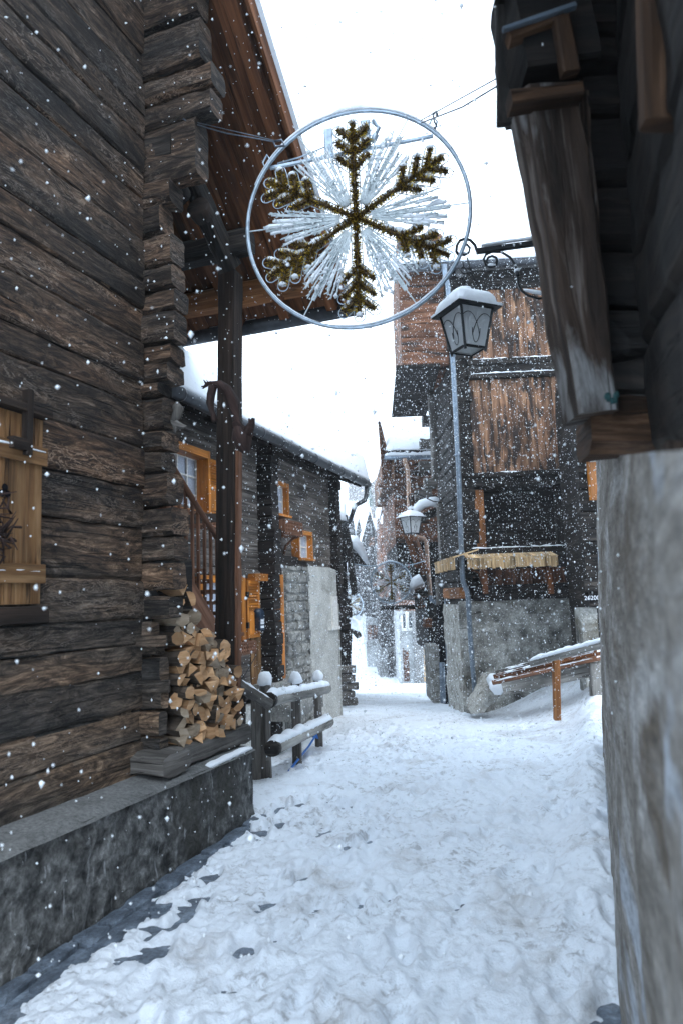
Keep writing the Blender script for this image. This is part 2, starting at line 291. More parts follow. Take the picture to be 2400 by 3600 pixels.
def snowmat(name,dirt=False):
    m,nt,b=mat(name); v=uvmap(nt,(1,1,1),'Object'); n=noise_n(nt,v,14,8,.2,.6); f=noise_n(nt,v,110,3)
    if dirt:
        d=noise_n(nt,v,2.1,7,.6,.68); r=ramp(nt,[(.27,(.42,.40,.38)),(.35,(.70,.71,.73)),(.47,(.84,.88,.935)),(.7,(.87,.91,.955))]); nt.links.new(d.outputs['Fac'],r.inputs['Fac']); 
        e=noise_n(nt,v,16,8,.5,.7); re=ramp(nt,[(.52,(0,0,0)),(.63,(1,1,1))]); nt.links.new(e.outputs['Fac'],re.inputs['Fac']); g2=noise_n(nt,v,1.3,4); rg=ramp(nt,[(.38,(0.05,0.05,0.05)),(.58,(.9,.9,.9))]); nt.links.new(g2.outputs['Fac'],rg.inputs['Fac'])
        nt.links.new(mixc(nt,mixc(nt,1.,re.outputs[0],rg.outputs[0],'MULTIPLY'),r.outputs[0],(.42,.42,.43)),b.inputs['Base Color'])
    else: b.inputs['Base Color'].default_value=(.88,.91,.95,1)
    b.inputs['Roughness'].default_value=.55; b.inputs['Specular IOR Level'].default_value=.25
    pv=bump(nt,b,n.outputs['Fac'],.55 if dirt else .3,.04); bump(nt,b,f.outputs['Fac'],.6 if dirt else .35,.006,pv); return m
M['snow']=snowmat('lying_snow'); M['snowg']=snowmat('trodden_snow',True)
M['flake']=plain('snowflake_ice',(.92,.95,.98),.6,0,5,.0,0)
M['zinc']=plain('blue_grey_zinc',(.17,.21,.255),.35,.5,14,.3,.1)
M['copper']=plain('copper_brown_pipe',(.42,.27,.19),.45,.4,14,.25)
M['gutter']=plain('dark_metal_gutter',(.055,.06,.068),.4,.5,12,.3)
M['iron']=plain('black_iron',(.012,.014,.017),.45,.3,30,.3)
M['ring']=plain('frosted_aluminium',(.42,.50,.58),.4,.5,20,.3,.3)
M['led']=plain('white_light_tube',(.62,.68,.70),.4,0,20,.12)
M['gold']=plain('glint_gold_tinsel',(.85,.50,.06),.28,.85,300,.5,.3)  # bright copy of the gold; strand glints put into its colour
M['goldd']=plain('shaded_gold_tinsel',(.07,.04,.008),.35,.4,300,.5,.3)  # dark copy of the gold; shade between strands put into its colour
M['wire']=plain('steel_wire',(.10,.12,.15),.4,.5)
M['blue']=plain('blue_hose_plastic',(.02,.16,.55),.4)
M['bluebox']=plain('blue_letterbox',(.010,.025,.05),.4)
M['paper']=plain('white_paper_label',(.7,.72,.75),.7)
M['curtain']=plain('white_net_curtain',(.42,.46,.54),.9,0,60,.2)
M['dkglass']=plain('dark_window_glass',(.03,.04,.05),.08,0,3,.1,0,.8)
M['whitepaint']=plain('white_painted_wood',(.72,.70,.66),.5)
M['black']=plain('black_shade_and_plate',(.006,.006,.008),.95,0,8,.3,0,.05)  # shade of openings put into near-black colour; also the black number plate
M['teal']=plain('teal_cloth',(.008,.045,.045),.8)
M['red']=plain('red_cloth',(.5,.03,.03),.7); M['green']=plain('fir_green',(.02,.09,.05),.8)
def glassmat():
    m,nt,b=mat('frosted_lantern_glass'); b.inputs['Base Color'].default_value=(.93,.95,.96,1); b.inputs['Roughness'].default_value=.25
    v=uvmap(nt,(1,1,1),'Object'); n=noise_n(nt,v,90,3); nv=bump(nt,b,n.outputs['Fac'],1.,.012)
    t=nt.nodes.new('ShaderNodeBsdfTranslucent'); t.inputs['Color'].default_value=(.93,.95,.96,1); nt.links.new(nv,t.inputs['Normal']); tr=nt.nodes.new('ShaderNodeBsdfTransparent')
    a=nt.nodes.new('ShaderNodeMixShader'); a.inputs[0].default_value=.28; c=nt.nodes.new('ShaderNodeMixShader'); c.inputs[0].default_value=.12
    nt.links.new(b.outputs[0],a.inputs[1]); nt.links.new(t.outputs[0],a.inputs[2]); nt.links.new(a.outputs[0],c.inputs[1]); nt.links.new(tr.outputs[0],c.inputs[2]); nt.links.new(c.outputs[0],nt.nodes['Material Output'].inputs['Surface']); return m
M['glass']=glassmat()
# ---------------- numpy noise for the ground ----------------
_T=rng.random((256,256))
def vn(x,y):
    xi=np.floor(x).astype(int);yi=np.floor(y).astype(int);fx=x-xi;fy=y-yi;fx=fx*fx*(3-2*fx);fy=fy*fy*(3-2*fy)
    a=_T[xi%256,yi%256];b=_T[(xi+1)%256,yi%256];c=_T[xi%256,(yi+1)%256];d=_T[(xi+1)%256,(yi+1)%256]
    return (a*(1-fx)+b*fx)*(1-fy)+(c*(1-fx)+d*fx)*fy-.5
def fbm(x,y,o=4,g=.5):
    s=0;a=1.
    for i in range(o): s=s+a*vn(x*2**i+i*17.3,y*2**i+i*9.1);a*=g
    return s
def sm(a,b,x): t=np.clip((x-a)/(b-a),0,1); return t*t*(3-2*t)
GY=[-10,0,6,8.5,12,20,30,40,46,56,70,100,140]; GZ=[0,0,0,-.22,-.5,-1.25,-2.35,-3.4,-3.3,-.9,1.5,9,20]
LDIR=np.array([math.sin(rad(20)),math.cos(rad(20))])
A0=G(0,3470); B0=G(903,2865)
def g0(x,y):
    x=np.asarray(x,float);y=np.asarray(y,float)
    z=np.interp(y,GY,GZ); z=.25*np.interp(y-.6,GY,GZ)+.5*z+.25*np.interp(y+.6,GY,GZ)
    # bank climbing to the barn steps on the right
    z=z+.75*sm(1.9,4.2,x-.02*y)*sm(6.5,10.5,y)*(1-sm(13,20,y))
    # street-side hollow between fence and house
    lx=-.80+(y-6.3)*.2
    z=z-.28*sm(.05,.6,lx-x)*sm(5.6,6.3,y)*(1-sm(10,12.5,y))
    return z
# ---------------- ground ----------------
def grid_mesh(name,xs,ys,zf,mt,label_kind=None,smooth=True,parent=None):
    X,Y=np.meshgrid(xs,ys); Zz=zf(X,Y); nx=len(xs);ny=len(ys)
    me=bpy.data.meshes.new(name); me.vertices.add(nx*ny); me.vertices.foreach_set('co',np.stack([X.ravel(),Y.ravel(),Zz.ravel()],1).ravel())
    i=(np.arange(ny-1)[:,None]*nx+np.arange(nx-1)[None,:]).ravel(); q=np.stack([i,i+1,i+nx+1,i+nx],1)
    me.loops.add(q.size); me.loops.foreach_set('vertex_index',q.ravel().astype(np.int32)); me.polygons.add(len(q)); me.polygons.foreach_set('loop_start',np.arange(0,q.size,4,dtype=np.int32)); me.polygons.foreach_set('loop_total',np.full(len(q),4,np.int32))
    me.update(calc_edges=True); me.polygons.foreach_set('use_smooth',np.full(len(q),smooth)); me.materials.append(mt)
    o=bpy.data.objects.new(name,me); COL.objects.link(o); return o
steps=[(random.uniform(-1.3,2.1),0,random.uniform(-.5,.5)) for _ in range(0)]
NF=430
fy=1.9+ (rng.random(NF)**1.3)*11; fx=(fy*.12-.3)+rng.normal(0,.85,NF); fa=rng.normal(.25,.45,NF); fd=rng.uniform(.008,.028,NF); fd[:90]*=1.6
wallx=lambda y:.008+.359*y
def snow_z(X,Y):
    z=g0(X,Y)
    near=1-sm(9,16,Y)
    h=.040+ .010*fbm(X*2.3,Y*2.3,4)+near*(.009*fbm(X*5,Y*5,4,.6)+.013*fbm(X*23+4,Y*23,3,.68)) + (1-near)*.03*fbm(X*3,Y*3,3)
    # boot prints and churned lumps
    for a,b,c,d in zip(fx,fy,fa,fd):
        m=(np.abs(X-a)<.3)&(np.abs(Y-b)<.3)
        if not m.any(): continue
        dx=X[m]-a;dy=Y[m]-b;u=(dx*math.cos(c)-dy*math.sin(c))/.055;v=(dx*math.sin(c)+dy*math.cos(c))/.135;r=u*u+v*v
        h[m]+=-d*np.exp(-r**2*.8)+d*.55*np.exp(-(np.sqrt(r)-1.45)**2*7)
    lump=np.clip(fbm(X*15+5,Y*15+3,3,.6)-.14,0,1); h=h+near*.02*lump
    # ridged tyre-like sled tracks on the right
    for k0 in (.16,.52):
        u=X-(wallx(Y)-.55-k0-.1); h=h-.016*np.exp(-(u/.045)**2)*sm(2,2.6,Y)*(1-sm(7,9,Y))*(1+.6*vn(Y*9,Y*0+3))
    # heaped soft snow against the right wall and beyond the fence
    wd=wallx(Y)-X; h=h+(.13+.07*fbm(X*5,Y*5,3))*np.exp(-((wd-.12)/.2)**2)*sm(2.6,4.2,Y)*(1-sm(20,25,Y))
    h=h+.10*sm(.3,1.0,X-.2*Y+.4)*0
    # scraped thin near the cabin: slate shows
    ld=(X-A0[0])*math.cos(rad(20))-(Y-A0[1])*math.sin(rad(20))
    thin=np.exp(-(ld/.85)**2)*(1-sm(5.2,6.2,Y)); h=h-.022*thin
    pat=np.clip(-fbm(X*7+9,Y*13.+2,3,.6)-.10,0,1)*(.3+1.6*np.clip(fbm(X*1.3+2,Y*1.3,2)+.25,0,1)); h=h-thin*.20*pat-near*(1-sm(4.5,8,Y))*.06*np.clip(-fbm(X*4.1+1,Y*5.1+7,4,.7)-.25,0,1)
    h=h+thin*.012*fbm(X*34,Y*34,2)+near*.004*fbm(X*45+9,Y*45,1); edge=(np.interp(Y,[2.4,3.4,5.2],[.27,.18,.07])+.12*fbm(X*6,Y*6,4,.65)-ld); h=h-.085*sm(-.05,.09,edge)*(1-sm(5.15,5.4,Y))
    # thin slushy strip along the house and by the right wall foot
    h=h-.05*np.exp(-((X-(.06+.0*Y))/.35)**2)*np.exp(-((Y-10.3)/.7)**2)
    rw=wd-(.15+.16*fbm(X*5,Y*5,4)); h=h-.07*(1-sm(-.05,.06,rw))*(1-sm(2.7,3.1,Y+.3*fbm(X*6,Y*6,3)))
    return z+h
xs=np.concatenate([np.linspace(-14,-2.4,26)[:-1],np.linspace(-2.4,-1.5,12)[:-1],np.arange(-1.5,2.7,.0125),np.linspace(2.7,5,60)[1:],np.linspace(5,16,24)[1:]])
ys=[1.7]
while ys[-1]<150: ys.append(ys[-1]+max(.0115,(ys[-1]**1.35)*.0021))
ys=np.concatenate([[-3,-1,1.0],ys])
sg=grid_mesh('snow_ground',xs,ys,snow_z,M['snowg']); tag(sg,kind='structure')
pv=grid_mesh('slate_pavement',np.linspace(-16,18,60),np.linspace(-4,160,200),lambda X,Y:g0(X,Y)-.006-.02*sm(12,14,Y)+np.where(Y<7,.004*fbm(X*6,Y*6,2),-.05),M['slate']); tag(pv,kind='structure')
def terrain(X,Y):
    return np.interp(Y,[100,140,200,300],[8,20,30,34])+2.5*fbm(X*.04,Y*.04,4)-.8+np.abs(X)*.02
hl=grid_mesh('snowy_hillside',np.linspace(-160,200,80),np.linspace(118,300,60),terrain,M['snow']); tag(hl,kind='structure')
base=grid_mesh('snowy_meadow',np.linspace(-400,400,60),np.linspace(-200,420,60),lambda X,Y:np.minimum(np.interp(Y,GY,GZ),18)-4.2-.0*X,M['snow']); tag(base,kind='structure')
#@@PART2
# ================= LOG CABIN on the left =================
C1=Pl(A0,B0)          # front face of its rough foundation; offsets < 0 go into the building
WO=-.30               # log wall sits back from the foundation face
SCN=1.39              # corner of the log wall
cab=thing('log_cabin','old dark log cabin filling the left side, on a rough grey foundation','cabin',(A0[0],A0[1],0))
def mesh_grid_wall(mb,pl,s0,s1,zf0,zf1,o,ns,nzz,amp,fr=4,mat=0,flip=False):
    vs=[];fs=[]
    for j in range(nzz+1):
        for i in range(ns+1):
            s=s0+(s1-s0)*i/ns; a=zf0(s);b=zf1(s); z=a+(b-a)*j/nzz; p=pl.W(s,0,z); oo=o(s,z) if callable(o) else o
            q=amp*(1.2*nz(p,fr)+.5*nz(p,fr*3)+.25*nz(p,fr*8)); vs.append(pl.W(s,oo+q,z))
    k=ns+1
    for j in range(nzz):
        for i in range(ns): a=j*k+i; fs.append([a,a+1,a+k+1,a+k])
    mb.add(vs,fs,tuple(pl.t),mat,True)
f=MB(); L=C1.L
top=lambda s: np.interp(s,[-4,0,2.38],[.56,.54,.50])
mesh_grid_wall(f,C1,-3.2,L,lambda s:-.12,lambda s:top(s)-.02,lambda s,z:-.02*(z/.5)-.02*max(0,(s-L+.12)/.12),320,40,.014,7)
# end face
vs=[];fs=[];Nn=14
for j in range(Nn+1):
    for i in range(Nn+1):
        o=-.03-.75*i/Nn; z=-.12+(top(L)-.02+.12)*j/Nn; p=C1.W(L,o,z); vs.append(C1.W(L-.0+.012*nz(p,6),o,z))
for j in range(Nn):
    for i in range(Nn): a=j*(Nn+1)+i; fs.append([a,a+1,a+Nn+2,a+Nn+1])
f.add(vs,fs,tuple(C1.n),0,True)
f.build('foundation',M['found'],cab)
f=MB(); vs=[];fs=[];n1=120
for j in range(7):
    for i in range(n1+1):
        s=-3.2+(L+3.2)*i/n1; o=.004-.5*j/6; p=C1.W(s,o,0); vs.append(C1.W(s,o,top(s)-(.03 if j==0 else 0)+(.012 if j>2 else 0)+.006*nz(p,7)))
for j in range(6):
    for i in range(n1): a=j*(n1+1)+i; fs.append([a,a+1,a+n1+2,a+n1+1])
f.add(vs,fs,tuple(C1.t),0,True); f.build('ledge',M['ledge'],cab)
# logs of the wall: seams read at the corner
seam=[-330,-190,-60,60,190,300,415,497,609,700,848,995,1088,1206,1345,1430,1580,1720,1858,2040,2172,2262,2362,2490,2600,2722]
zs=[C1.sz(505,y,WO)[1] for y in seam]
lg=MB(); random.seed(3)
for i in range(len(zs)-1):
    z1,z0=zs[i],zs[i+1]; h=z1-z0; tilt=random.uniform(-.02,.02); d=random.uniform(-.012,.014)
    if z1<.9: d=.01
    a=C1.W(-3.2,WO-.10+d,(z0+z1)/2+tilt); b=C1.W(SCN-.0,WO-.10+d,(z0+z1)/2)
    lg.beam(a,b,.2,h*(1.0 if z1<1.0 else .985),seg=.09,jit=.008,ch=.065,smooth=False,nf=4.)
lg.sbox(C1,-3.2,SCN-.02,.3,7.2,-3.2,WO-.12,'s')
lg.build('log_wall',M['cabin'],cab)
# crossing log ends at the corner (photo: y top, y bottom, right edge of the face)
ends=[(-330,-120,700),(-110,30,690),(45,195,700),(205,288,742),(296,383,738),(388,600,682),(610,702,592),(708,806,560),(812,918,602),(922,1000,605),(1004,1082,612),(1086,1190,614),(1194,1262,592),(1266,1332,584),(1340,1380,556),(1384,1500,566),(1504,1576,566),(1580,1650,562),(1656,1772,588),(1778,1880,604),(1884,1968,606),(1972,2072,604),(2096,2176,592),(2182,2262,556),(2268,2300,562),(2306,2400,584),(2405,2492,586),(2496,2585,584),(2590,2690,582)]
ce=MB()
for k,(y0,y1,xn) in enumerate(ends):
    sq=SCN+(.06 if y0>2180 else .0); ot,zt=C1.oz(sq,xn,y0); ob,zb=C1.oz(sq,xn,y1); o=(ot+ob)/2; h=zt-zb; d=.20+random.uniform(-.03,.03)
    low=y0>2180; d=.10 if low else d; jj=random.uniform(-.02,.02)
    ce.beam(C1.W(SCN+d/2+jj+(.015 if low else 0),-1.4,(zt+zb)/2),C1.W(SCN+d/2+jj,o,(zt+zb)/2),d,h*.97,seg=.07,jit=.012,ch=.13,smooth=False,nf=6,w2=d*.94,h2=h*.93)
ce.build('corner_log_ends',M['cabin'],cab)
# gap-side block and the sill log end
sb=MB(); sb.beam(C1.W(SCN+.02,-1.2,.60),C1.W(SCN+.02,-.045,.60),.30,.145,seg=.05,jit=.016,ch=.2); 
sb.beam(C1.W(SCN-.05,WO-.02,1.07),C1.W(SCN+.04,-.12,1.07),.06,.07,seg=.05,jit=.006); sb.beam(C1.W(SCN-.05,WO-.02,1.36),C1.W(SCN+.04,-.14,1.36),.06,.07,seg=.05,jit=.006)
o_=sb.build('sill_log_end',M['grey'],cab)
for q_ in [x for x in cab.children if x.name.startswith('sill_log_end') and x!=o_]: q_.data.materials[0]=M['cabin']
# sill timber that carries the firewood
zb0=C1.sz(620,2690,-.1)[1]; 
sl_=MB(); sl_.beam(C1.W(1.50,-.24,.595),C1.W(2.50,-.24,.575),.27,.13,seg=.06,jit=.012,ch=.08); sl_.beam(C1.W(2.18,-.22,.675),C1.W(2.40,-.22,.675),.2,.05,seg=.06,jit=.006)
sl_.beam(C1.W(1.46,-.14,.62),C1.W(1.62,-.14,.60),.10,.10,seg=.04,jit=.012)
sl_.build('sill_beam',M['grey'],cab)
sn=MB(); sn.ridge(C1.W(1.75,-.045,.50),C1.W(2.36,-.05,.497),.08,.018,ends=.1); sn.build('ledge_snow',M['snow'],cab)
# ---- post
PO=-.24; pb=C1.W(C1.sz(800,2550,PO)[0],PO,.62); pt_=C1.W(C1.sz(810,860,PO)[0],PO,4.40)
po=MB(); po.beam(pb,pt_,.155,.165,up=C1.t,seg=.18,jit=.005,ch=.06); post=po.build('roof_post',M['post'],cab)
lb=MB(); lb.beam(C1.W(C1.sz(832,2560,-.16)[0],-.16,.60),C1.W(C1.sz(836,1480,-.16)[0],-.16,3.0),.05,.06,up=C1.t,seg=.15,jit=.004); lb.build('post_lit_side',M['stair'],cab)  # brown strip on the post; its lit side put into the colour
# ---- roof
se=3.6; oi,zi=C1.oz(se,640,1150); oo,zo=C1.oz(se,1210,1070); s3,z3=C1.sz(874,0,oo); tn=(z3-zo)/(se-s3)
ze=zo
def RP(s,o,dz=0): return C1.W(s,o,ze+(se-s)*tn+dz)
rf=MB(); nb=22; s_top=-2.5
for i in range(nb):
    o0=-2.6+(oo+2.6)*i/nb; o1=-2.6+(oo+2.6)*(i+1)/nb
    rf.beam(RP(se,(o0+o1)/2,.03+random.uniform(-.006,.006)),RP(s_top,(o0+o1)/2,.03),(o1-o0)*.985,.035,seg=.6,jit=.002,ch=.05)
rf.build('roof_boards',M['soffit'],cab)
ra=MB()
for o in (oo-.10,-.18,-.72,-1.35,-2.0): ra.beam(RP(se-.05,o,-.07),RP(s_top,o,-.07),.11,.15,seg=.4,jit=.004,ch=.06)
ra.build('rafters',M['soffit'],cab)
fa=MB(); fa.beam(RP(se+.02,oo+.02,-.02),RP(s_top,oo+.02,-.02),.03,.17,seg=.5,jit=.002); fa.build('barge_board',M['soffit'],cab)
rs=MB(); rs.sheet(RP(se+.1,oo+.07,.05),RP(se+.1,-3.2,.05),RP(s_top,-3.2,.05),RP(s_top,oo+.07,.05),.2,30,50,.25,.12); rs.build('roof_snow',M['snow'],cab)
# purlins / plates running out under the overhang (seen from below)
pu=MB()
o_in=-2.2
pu.beam(C1.W(3.32,o_in,ze+.16),C1.W(3.32,oo-.05,ze+.16),.20,.20,seg=.2,jit=.006); pu.build('eave_purlin',M['orangebeam'],cab)
pu=MB(); pu.beam(C1.W(3.40,o_in,ze+.40),C1.W(3.40,oo-.1,ze+.40),.16,.17,seg=.2,jit=.006); pu.beam(C1.W(2.9,o_in,ze+.5),C1.W(2.9,-.3,ze+.5),.14,.14,seg=.2,jit=.006)
pu.beam(C1.W(1.55,-.16,5.02),C1.W(2.26,-.09,4.30),.13,.17,seg=.1,jit=.008)
pu.beam(C1.W(1.5,-.5,4.85),C1.W(1.5,-.08,4.85),.2,.2,seg=.1,jit=.01); pu.beam(C1.W(2.22,-1.8,4.47),C1.W(2.22,.12,4.47),.15,.18,seg=.12,jit=.006)
pu.build('roof_timbers',M['dark'],cab)
pu=MB(); pu.beam(C1.W(1.62,-.42,4.72),C1.W(2.0,-.42,4.1),.10,.11,seg=.12,jit=.006); pu.beam(C1.W(2.9,-.15,ze+.42),C1.W(3.34,-.15,ze+.05),.09,.12,seg=.12,jit=.005)
pu.beam(C1.W(3.36,oo-.25,ze+.15),C1.W(3.36,oo-.25,ze-.20),.10,.11,seg=.12,jit=.006)
pu.beam(C1.W(3.40,-.22,ze+.05),C1.W(3.40,-.22,ze-.24),.07,.08,seg=.12,jit=.006)
pu.build('brace',M['soffit'],cab); pu=MB(); pu.tube([C1.W(1.56,-.2,4.66),C1.W(1.70,-.2,4.62)],[.10,.095],12); pu.tube([C1.W(1.7,-.05,4.52),C1.W(1.8,-.05,4.49)],[.09,.085],12)
pu.build('round_purlin_end',M['post'],cab)
gu=MB(); ga=C1.W(se+.06,-3.,ze-.03); gb=C1.W(se+.06,oo+.1,ze-.03); gu.tube([ga,gb],.075,12); gu.build('gutter',M['gutter'],cab)
# ---- wooden shutter near the left frame edge
shp=MB(); s0=C1.sz(-330,1760,WO+.02)[0]; s1=C1.sz(140,1800,WO+.02)[0]; zt=C1.sz(60,1455,WO+.02)[1]; zb=C1.sz(60,2125,WO+.02)[1]
w0=(s1-s0)/3
for i in range(3): shp.sbox(C1,s0+w0*i+.002,s0+w0*(i+1)-.002,zb,zt,WO-.01,WO+.038,'z',jit=.002)
shut=shp.build('shutter',M['shutter'],cab)
b=MB()
for y in (1592,2015):
    zz=C1.sz(100,y,WO+.06)[1]; b.sbox(C1,s0-.01,s1+.015,zz-.05,zz+.05,WO+.036,WO+.056,'s',jit=.003)
b.build('batten',M['shutter'],shut)
b=MB(); zz=C1.sz(100,2130,WO+.06)[1]; b.sbox(C1,s0-.03,s1+.03,zb-.10,zb-.012,WO-.01,WO+.07,'s',jit=.003); b.sbox(C1,s0-.03,s1+.02,zt+.01,zt+.055,WO-.01,WO+.08,'s',jit=.003)
sa=C1.sz(112,1500,WO+.09)[0]; b.sbox(C1,sa-.02,sa+.02,zt-.22,zt+.13,WO+.04,WO+.085,'z',jit=.002); b.sbox(C1,sa-.11,sa,zt-.2,zt-.14,WO+.04,WO+.085,'s',jit=.002)
b.build('shutter_frame',M['post'],cab)
b=MB()
for y in (1568,2000): zz=C1.sz(100,y,WO+.06)[1]; b.ridge(C1.W(s0,WO+.047,zz+.0),C1.W(s1,WO+.047,zz+.0),.02,.005,jit=1.)
b.ridge(C1.W(sa-.1,WO+.065,zt-.14),C1.W(sa-.02,WO+.065,zt-.14),.035,.014); b.build('snow_dusting',M['snow'],cab)
# clover cut-out as flat black discs, its shade painted in; wreath of dry stems
b=MB(); c=C1.hit(18,1728,WO+.041)
for a in (90,210,330):
    q=c+C1.t*.022*math.cos(rad(a))+Z*.022*math.sin(rad(a)); vs=[q+C1.t*.02*math.cos(k*.628)+Z*.02*math.sin(k*.628)+C1.n*.0 for k in range(10)]; b.add(vs,[list(range(10))[::-1]],tuple(C1.t))
    b.f[-1]=b.f[-1][::-1]
b.build('clover_shade_discs',M['black'],shut)
wr=MB(); random.seed(5)
for k in range(46):
    p0=C1.hit(18,1748,WO+.05); p1=C1.hit(-30+random.gauss(0,12),1850+random.uniform(-20,80),WO+.07+random.uniform(0,.05)); 
    if k<3: p1=C1.hit(-14,1800,WO+.055); wr.tube([p0,(p0+p1)/2+C1.n*.01,p1],.005,5); continue
    q=C1.hit(random.gauss(-6,20),random.gauss(1870,34),WO+.06+random.uniform(0,.05)); wr.tube([q,q+nrm(rng.normal(size=3))*.05,q+nrm(rng.normal(size=3))*.09],[.004,.008,.002],4)
tag(wr.build('dried_wreath',M['rootbrown']),'small dried brown wreath hanging by a cord on the pine shutter','wreath')
# ---- staircase behind the post
SO=-.62
hp=lambda x,y,o=SO: C1.hit(x,y,o)
st=MB(); pts=[hp(455,2075),hp(612,2075),hp(590,1960),hp(640,1985),hp(778,2225),hp(800,2440),hp(745,2385),hp(640,2150),hp(560,2110)]
st.prism([hp(520,2080),hp(600,2072),hp(596,1955),hp(622,1940),hp(782,2215),hp(782,2430),hp(735,2375),hp(640,2155),hp(590,2110)],-C1.n*.055,t=nrm(hp(780,2230)-hp(620,1960)))
stair=st.build('stair_string',M['stair'],cab)
st=MB(); st.tube([hp(560,1560),hp(612,1648),hp(690,1775),hp(800,1945)],.026,8); st.build('handrail',M['stair'],stair)
for x in (588,611,634,656,679,700,722,744,766):
    k=(x-612)/188; yt=1655+k*295; yb=1950+(x-600)*1.6
    b=MB(); b.beam(hp(x,yb,SO-.02),hp(x-3,yt,SO-.02),.026,.026,up=C1.n,seg=.3,jit=.001); b.build('baluster',M['stair'],stair)
b=MB(); b.beam(hp(620,1830,SO-.9),hp(800,1818,SO-.9),.1,.10,seg=.3,jit=.004); b.beam(hp(790,1900,SO),hp(792,2500,SO),.1,.1,up=C1.n,seg=.3,jit=.004); b.build('stair_post',M['post'],stair)
for i in range(7):
    f_=i/7; p=hp(610+24*i,2010+37*i,SO-.3); b=MB(); b.beam(p-C1.n*.35,p+C1.n*.26,.24,.035,seg=.3,jit=.002); b.build('stair_tread',M['stair'],stair)
# ---- driftwood on the post
d=MB(); D=4.98
def PP(x,y,dd=D): return P(x,y,dd)
d.tube([PP(722,1358),PP(745,1346),PP(770,1352),PP(800,1370),PP(820,1410),PP(828,1445),PP(835,1480),PP(850,1530)],[.012,.018,.026,.036,.045,.036,.03,.05],8)
d.tube([PP(755,1358),PP(742,1385),PP(738,1415),PP(748,1450),PP(756,1480)],[.03,.034,.03,.022,.03],8)
d.tube([PP(726,1350),PP(716,1338)],[.01,.003],6); d.tube([PP(745,1346),PP(733,1344),PP(716,1366)],[.02,.014,.006],6); d.tube([PP(733,1344),PP(728,1331)],[.009,.002],5); d.tube([PP(738,1352),PP(732,1378)],[.015,.006],6); d.tube([PP(722,1358),PP(709,1356)],[.009,.003],5)
d.tube([PP(830,1480),PP(845,1510),PP(862,1535),PP(872,1520),PP(884,1490),PP(892,1468)],[.03,.045,.05,.038,.028,.012],8)
d.tube([PP(884,1485),PP(874,1472)],[.02,.008],6)
d.tube([PP(840,1500),PP(850,1540),PP(858,1572),PP(866,1598)],[.045,.075,.06,.018],8); d.tube([PP(850,1540),PP(838,1565)],[.05,.03],7)
d.tube([PP(870,1530),PP(890,1525)],[.035,.02],6)
# roughen
d.v=[tuple(np.array(p)+nrm(rng.normal(size=3))*0+np.array([nz(p,22),nz(p+np.array([3,1,7]),22),nz(p+np.array([9,5,2]),22)])*.016) for p in map(np.array,d.v)]
tag(d.build('driftwood_root',M['rootbrown']),'twisted dark driftwood root fixed round the tall porch post','driftwood')
d=MB(); D2=4.7
d.tube([P(615,1420,4.75),P(628,1440,4.75),P(622,1465,4.75),P(612,1480,4.75)],[.03,.04,.035,.03],9); d.tube([P(600,1478,4.75),P(618,1490,4.75),P(645,1500,4.75),P(662,1497,4.75)],[.03,.034,.018,.004],8); d.tube([P(620,1490,4.75),P(612,1520,4.75)],[.03,.005],7)
d.v=[tuple(p+np.array([nz(p,25),nz(p+3,25),nz(p+7,25)])*.014) for p in map(np.array,d.v)]
tag(d.build('carved_root',M['grey']),'small gnarled wooden root sticking out behind the log corner','driftwood')
# ---- firewood
def px_of(p): v=np.array(p)-CAM; d=v@FW; return 1200+F*(v@R)/d,1800-F*(v@U)/d,d
random.seed(11)
FO=-.11
sA=SCN+.13
fw_n=0
def piece(c,r,kind,rot,ln,m):
    b=MB()
    if kind==0: pr=[(1,0),(-.5,.8),(-.62,-.75)]
    elif kind==1: pr=[(0,-.2)]+[(math.cos(a)*1.15,math.sin(a)*1.15-.2) for a in np.linspace(.5,2.6,6)]
    elif kind==2: pr=[(math.cos(a),math.sin(a)) for a in np.linspace(0,2*math.pi,9)[:-1]]
    elif kind==3: pr=[(math.cos(a),math.sin(a)*1.0) for a in np.linspace(0,math.pi,7)]
    else: pr=[(.8,.7),(-.7,.85),(-.75,-.5),(.1,-.9),(.9,-.3)]
    pr=[(x*(1+random.uniform(-.13,.13)),y*(1+random.uniform(-.13,.13))) for x,y in pr]
    yaw=random.uniform(-.16,.16); ax=nrm(C1.n+C1.t*(yaw-.34)+Z*random.uniform(-.06,.06))
    ex=nrm(C1.t-ax*(C1.t@ax)); ey=np.cross(ax,ex); ey=ey if ey[2]>0 else -ey
    k=len(pr); skew=random.uniform(-.3,.3)
    vs=[]
    for t in (0,.5,1):
        for (x,y) in pr:
            xx=x*math.cos(rot)-y*math.sin(rot); yy=x*math.sin(rot)+y*math.cos(rot); s=r*(1 if t else .92)
            j=1+random.uniform(-.06,.06)
            vs.append(c+(ex*xx+ey*yy)*s*j-ax*ln*(1-t)+ (ax*skew*xx*r if t==1 else 0))
    # pith point so the end face is not flat
    vs.append(c+ax*random.uniform(-.004,.006)+ (ex+ey)*r*.1)
    fs=[];ms=[]
    for q in range(2):
        for i in range(k): fs.append([q*k+i,q*k+(i+1)%k,(q+1)*k+(i+1)%k,(q+1)*k+i]); ms.append(1 if (i>=1 and kind in(1,3)) or kind==2 else 0)
    for i in range(k): fs.append([2*k+i,2*k+(i+1)%k,3*k]); ms.append(0)
    fs.append(list(range(k))[::-1]); ms.append(0)
    b.add(vs,fs,tuple(ax),ms)
    return b.build('firewood',[m,M['bark']],None,loc=c)
rows=[]
z=.69; row=0
